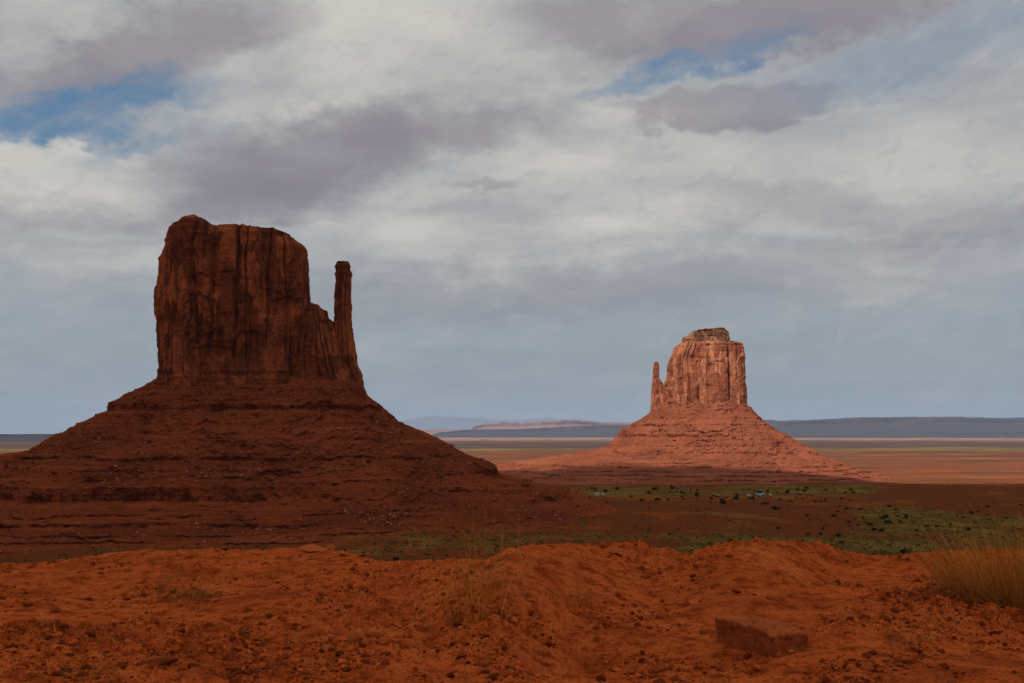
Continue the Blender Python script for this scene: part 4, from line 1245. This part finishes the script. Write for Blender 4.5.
fallen((330, 600), (350, 612), 'short pale twig on the slope below the left mound', 9, .003)
fallen((735, 600), (790, 606), 'long thin stalk lying across the slope above the long block', 10, .0025)
fallen((560, 560), (600, 566), 'thin pale stalk lying on the front of the middle mound', 11, .003)
fallen((860, 668), (900, 672), 'pale dry stalk at the bottom edge on the right', 12, .0025)
fallen((965, 655), (1000, 648), 'crooked pale stick on the dirt below the big straw clump', 13, .004)
clump(300, 640, 0.10, 0.04, 0.10, 70, 1.0, 'tiny brown tuft on open dirt between the clod and the low half buried rock', 'blade_olive', seed=85, name='grass_tuft', cat='grass tuft')
clump(940, 622, 0.16, 0.06, 0.18, 150, 1.0, 'low dry tuft at the left foot of the big straw clump', 'blade', seed=86, name='grass_tuft', cat='grass tuft')
clump(545, 660, 0.12, 0.03, 0.09, 80, 1.1, 'flat sparse tuft near the bottom edge left of the wedge shaped stone', 'blade_olive', seed=87, name='grass_tuft', cat='grass tuft')
clump(760, 575, 0.12, 0.05, 0.12, 80, 1.0, 'faint dry tuft on the front of the right mound', 'blade', seed=88, name='grass_tuft', cat='grass tuft')

# ------------------------------------------------------------------ valley shrubs
def shrub_proto(seed, n_leaf=420, name='shrub'):
    """unit shrub: radius about 1, height about 1.2; leafy clumps with gaps over a few stems"""
    r_ = np.random.default_rng(seed)
    ncl = r_.integers(6, 10)
    cen = np.stack([r_.uniform(-.62, .62, ncl), r_.uniform(-.5, .5, ncl), r_.uniform(.35, .85, ncl)], -1)
    cr = r_.uniform(.26, .44, ncl)
    V, T = [], []
    for i in range(n_leaf):
        k = r_.integers(ncl)
        d = r_.normal(size=3); d /= np.linalg.norm(d)
        p = cen[k] + d * cr[k] * r_.uniform(.55, 1.05) * np.array([1, 1, .8])
        if p[2] < .06: p[2] = r_.uniform(.06, .25)
        a, b = r_.normal(size=3), r_.normal(size=3)
        a /= np.linalg.norm(a); b /= np.linalg.norm(b)
        s = r_.uniform(.10, .17)
        V += [p - a * s, p + a * s, p + b * s * 1.2]; T.append((3*i, 3*i+1, 3*i+2))
    crown = mesh_np('crown', np.array(V), tris=T, mats=[M['leaf']], smooth=False)
    pr = []
    for k in range(5):
        c = cen[r_.integers(ncl)]
        pr.append(tube([(0, 0, -.15), tuple(c * np.array([.45, .45, .5])), tuple(c)], .055, .02, 5))
    Vt, Qt = merge(pr)
    return crown, mesh_np('trunk', Vt, Qt, mats=[M['bark']])
PROTO = [shrub_proto(300 + i) for i in range(6)]
def vh(X, Y):
    return float(ground_height(np.array([float(X)]), np.array([float(Y)]))[0])
def put_shrub(X, Y, w, label, group=None, seed=0, name='shrub', cat='bush', hk=1.0):
    cr, tr = PROTO[seed % 6]
    o = empty(name, (X, Y, vh(X, Y) - 0.1), label=label, cat=cat, group=group)
    s = w / 2
    o.scale = (s, s, s * hk); o.rotation_euler = (0, 0, seed * 1.3)
    link('crown', cr, o); link('trunk', tr, o)
def valley_hit(px, py):
    Ys = dist_rows(600, 2200, 500, 1.0)
    X = P(px, py, 1.0)[0] * Ys; Z = EYE + (P(px, py, 1.0)[1] - EYE) * Ys
    g = ground_height(X, Ys)
    i = np.argmax(Z <= g)
    return X[i], Ys[i]
named = [(905, 555, 13, 'largest dark juniper of the valley, just behind the crest left of the big straw clump', 1.0),
         (884, 520, 10, 'dark juniper in the green flat, upper left of a tight group of three', .9),
         (889, 524, 8, 'dark juniper touching the right side of the upper juniper of three', .9),
         (870, 526, 8, 'dark juniper at the left of the tight group, beside bare pinkish soil', .9),
         (875, 531, 7, 'dark juniper below the tight group, left one of a pair', .9),
         (881, 531.5, 7, 'dark juniper below the tight group, right one of a pair', .9),
         (969, 531, 10, 'dark juniper alone in the green flat above the big straw clump', .7),
         (972, 514, 6, 'small dark juniper near the top of the green flat on the right', .9),
         (906, 517, 7, 'small dark juniper right of the tight group along the top of the green flat', .8),
         (838, 537, 8, 'round dark juniper at the left end of the green flat near the crest', .9),
         (778, 529.5, 6, 'lone dark bush on the red flat above the long crest on the right', .9),
         (731, 541.5, 6, 'lone dark bush on the red flat just above the crest', .9),
         (697, 497, 6, 'tall dark tree in the scrub belt right of centre', 1.5),
         (776, 510, 13, 'wide dark thicket at the lower right end of the scrub belt', .5),
         (764, 505, 9, 'dark bush in the scrub belt just above the wide thicket', .6),
         (736, 500, 7, 'tall dark tree in the scrub belt left of the low blue building', 1.3),
         (722, 504, 9, 'dark broad bush in the scrub belt below the pale vehicles', .7),
         (658, 500.5, 8, 'dark broad bush at the lower edge of the scrub belt above the middle mound', .7),
         (362, 559, 11, 'dark low bush behind the dip right of the left mound', .7),
         (396, 561, 9, 'dark low bush just behind the crest, second right of the left mound', .8),
         (344, 552, 6, 'dark small bush poking out right behind the left mound crest', .9),
         (225, 551, 8, 'dark low bush on the green strip behind the left part of the crest', .7),
         (232, 551, 7, 'dull bush on the green strip, right of the darker low bush', .9),
         (670, 535, 5, 'small dark bush on the red flat above the right end of the middle mound', .8),
         (687, 557, 6, 'dark green bush in the dip between the middle and right mounds', .8),
         (493, 556, 5, 'small dark bush close behind the dip left of the middle mound', .8)]
for i, (px, py, w, lab, hk) in enumerate(named):
    X, Y = valley_hit(px, py)
    put_shrub(X, Y, w / F * Y, lab, seed=i, hk=hk, name='juniper' if 'juniper' in lab else 'tree' if 'tree' in lab else 'bush', cat='juniper' if 'juniper' in lab else 'tree' if 'tree' in lab else 'bush')
r_ = np.random.default_rng(77)
zones = [(100, (560, 860), (489, 503), (2.4, 7.0), 'small dark green bush in the scrub belt before the sunlit butte', 'bushes of the scrub belt'),
         (110, (790, 1030), (503, 553), (1.8, 6.5), 'small dark bush scattered on the green flat at the right', 'bushes on the green flat'),
         (40, (350, 560), (540, 562), (1.5, 3.8), 'small dark bush on the flat between the shaded butte and the crest', 'bushes before the shaded butte'),
         (30, (560, 830), (510, 545), (1.2, 3.2), 'small dark bush dotted on the red flat behind the crest', 'bushes on the red flat'),
         (22, (20, 340), (546, 556), (1.5, 3.5), 'small dark bush on the thin green strip along the foot of the shaded butte', 'bushes on the green strip')]
for cnt, (x0, x1), (y0, y1), (w0, w1), lab, grp in zones:
    for k in range(cnt):
        px = r_.uniform(x0, x1); py = r_.uniform(y0, y1)
        w = w0 + (w1 - w0) * r_.random() ** 2
        X, Y = valley_hit(px, py)
        put_shrub(X, Y, w / F * Y, lab, grp, seed=int(r_.integers(1000)), hk=r_.uniform(.6, 1.0), name='bush')

# low scrub that nobody could count
def scrub(nm, n_, m, seed, size, cover):
    r_ = np.random.default_rng(seed)
    Y = dist_rows(640, 1900, 4000, 1.0)[r_.integers(0, 4000, n_)]
    u = r_.uniform(-0.54, 0.56, n_); X = u * Y
    g, red = valley_masks(X, Y)
    cl = fbm(X / 28, Y / 28, 12.0, 3)
    keep = r_.random(n_) < np.clip(cover + g * 0.9 + cl * 0.7, 0, 1)
    X, Y = X[keep], Y[keep]
    Z = ground_height(X, Y)
    k = len(X)
    s = size * r_.uniform(.5, 1.4, k)
    nl = 7
    c = np.stack([X, Y, Z], -1)[:, None, None] + np.zeros((k, nl, 3, 3))
    off = r_.normal(0, .5, (k, nl, 1, 3)); off[..., 2] = np.abs(off[..., 2]) * .7 + .15
    tri = r_.normal(0, .5, (k, nl, 3, 3))
    V = c + (off + tri) * s[:, None, None, None]
    V = V.reshape(-1, 3)
    T = np.arange(len(V)).reshape(-1, 3)
    tag(link(nm, mesh_np(nm, V, tris=T, mats=[m], smooth=False)), kind='stuff')
scrub('undergrowth', 26000, M['scrub'], 401, 0.8, 0.02)
scrub('undergrowth', 12000, M['scrub_dark'], 402, 0.9, 0.0)

# ------------------------------------------------------------------ tiny dwellings and vehicles in the scrub belt
def boxmesh(name, x0, x1, y0, y1, z0, z1, m, parent, bev=0.05):
    bm = bmesh.new(); bmesh.ops.create_cube(bm, size=1)
    for v in bm.verts: v.co = (x0 + (v.co.x + .5) * (x1 - x0), y0 + (v.co.y + .5) * (y1 - y0), z0 + (v.co.z + .5) * (z1 - z0))
    if bev: bmesh.ops.bevel(bm, geom=bm.edges[:], offset=bev, segments=2, affect='EDGES', profile=.5)
    me = bpy.data.meshes.new(name); bm.to_mesh(me); bm.free(); me.materials.append(m)
    return link(name, me, parent)
M['white'] = simple_material('white paint', (0.72, 0.72, 0.72), (0.78, 0.78, 0.76), 1.0, rough=.5)
M['bluewall'] = simple_material('dull blue boards', (0.13, 0.17, 0.27), (0.16, 0.20, 0.30), 1.0)
M['roof'] = simple_material('grey blue sheet roof', (0.20, 0.23, 0.30), (0.26, 0.28, 0.34), 1.0, rough=.6)
M['glass'] = simple_material('dark glass', (0.03, 0.035, 0.04), (0.04, 0.045, 0.05), 1.0, rough=.2)
M['tyre'] = simple_material('black rubber', (0.02, 0.02, 0.02), (0.03, 0.03, 0.03), 1.0)
M['tan'] = simple_material('tan plaster', (0.55, 0.42, 0.32), (0.60, 0.46, 0.36), 1.0)
def wheel(parent, x, y, r=.36):
    V, Q = tube([(x, y - .12, r), (x, y + .12, r)], r, r, 14)
    V = V + [(x, y - .12, r), (x, y + .12, r)]
    T = [(28, (k + 1) % 14, k) for k in range(14)] + [(29, 14 + k, 14 + (k + 1) % 14) for k in range(14)]
    link('wheel', mesh_np('wheel', V, Q, T, mats=[M['tyre']]), parent)
def house(px, py, w, d, h, wall, label):
    X, Y = valley_hit(px, py)
    o = empty('house', (X, Y, vh(X, Y)), label=label, cat='building')
    boxmesh('wall', -w/2, w/2, -d/2, d/2, -.5, h, wall, o, .02)
    V = [(-w/2-.4, -d/2-.4, h), (w/2+.4, -d/2-.4, h), (w/2+.4, d/2+.4, h), (-w/2-.4, d/2+.4, h), (-w/2-.4, 0, h+1.1), (w/2+.4, 0, h+1.1)]
    link('roof', mesh_np('roof', V, [(0, 1, 5, 4), (2, 3, 4, 5), (3, 2, 1, 0)], [(0, 4, 3), (1, 2, 5)], mats=[M['roof']], smooth=False), o)
    boxmesh('door', -.5, .5, -d/2-.05, -d/2+.02, 0, 2.1, M['white'], o, 0)
    for x in (-w*.33, w*.3): boxmesh('window', x-.7, x+.7, -d/2-.06, -d/2+.02, 1.0, 2.1, M['glass'], o, 0)
def van(px, py, label, L=5.5, H=2.3):
    X, Y = valley_hit(px, py)
    o = empty('van', (X, Y, vh(X, Y)), label=label, cat='vehicle')
    bm = bmesh.new()
    pr = [(-L/2, .35), (L/2, .35), (L/2, 1.1), (L/2-.5, 1.25), (L/2-1.3, H), (-L/2+.1, H), (-L/2, H-.2)]
    fr = [bm.verts.new((x, -.95, z)) for x, z in pr]; bk = [bm.verts.new((x, .95, z)) for x, z in pr]
    bm.faces.new(fr); bm.faces.new(bk[::-1])
    for i in range(len(pr)):
        j = (i + 1) % len(pr); bm.faces.new((fr[j], fr[i], bk[i], bk[j]))
    bmesh.ops.bevel(bm, geom=bm.edges[:], offset=.06, segments=2, affect='EDGES', profile=.5)
    bmesh.ops.recalc_face_normals(bm, faces=bm.faces[:])
    me = bpy.data.meshes.new('body'); bm.to_mesh(me); bm.free(); me.materials.append(M['white']); link('body', me, o)
    for x0, x1 in ((-L/2+.5, -.3), (-.1, L/2-1.4)): boxmesh('window', x0, x1, -.98, -.94, 1.35, H-.35, M['glass'], o, 0)
    for x in (-L*.32, L*.32):
        for y in (-.85, .85): wheel(o, x, y)
house(760, 496, 12.0, 6.0, 2.4, M['bluewall'], 'low dull blue building in the scrub belt at the foot of the sunlit butte')
van(749, 496, 'small white van parked right beside the left end of the low blue building')
van(771, 495.6, 'small white vehicle parked a little way right of the low blue building', 4.4, 2.0)
van(717.5, 496, 'small white vehicle on the bare strip, farthest left of the three near the blue building', 4.6, 2.1)
van(604, 495.2, 'white camper van beside the dark trees at the left end of the scrub belt', 6.5, 2.7)
house(597, 495.3, 7.0, 5.0, 2.2, M['tan'], 'tiny tan hut just left of the white camper van in the scrub')
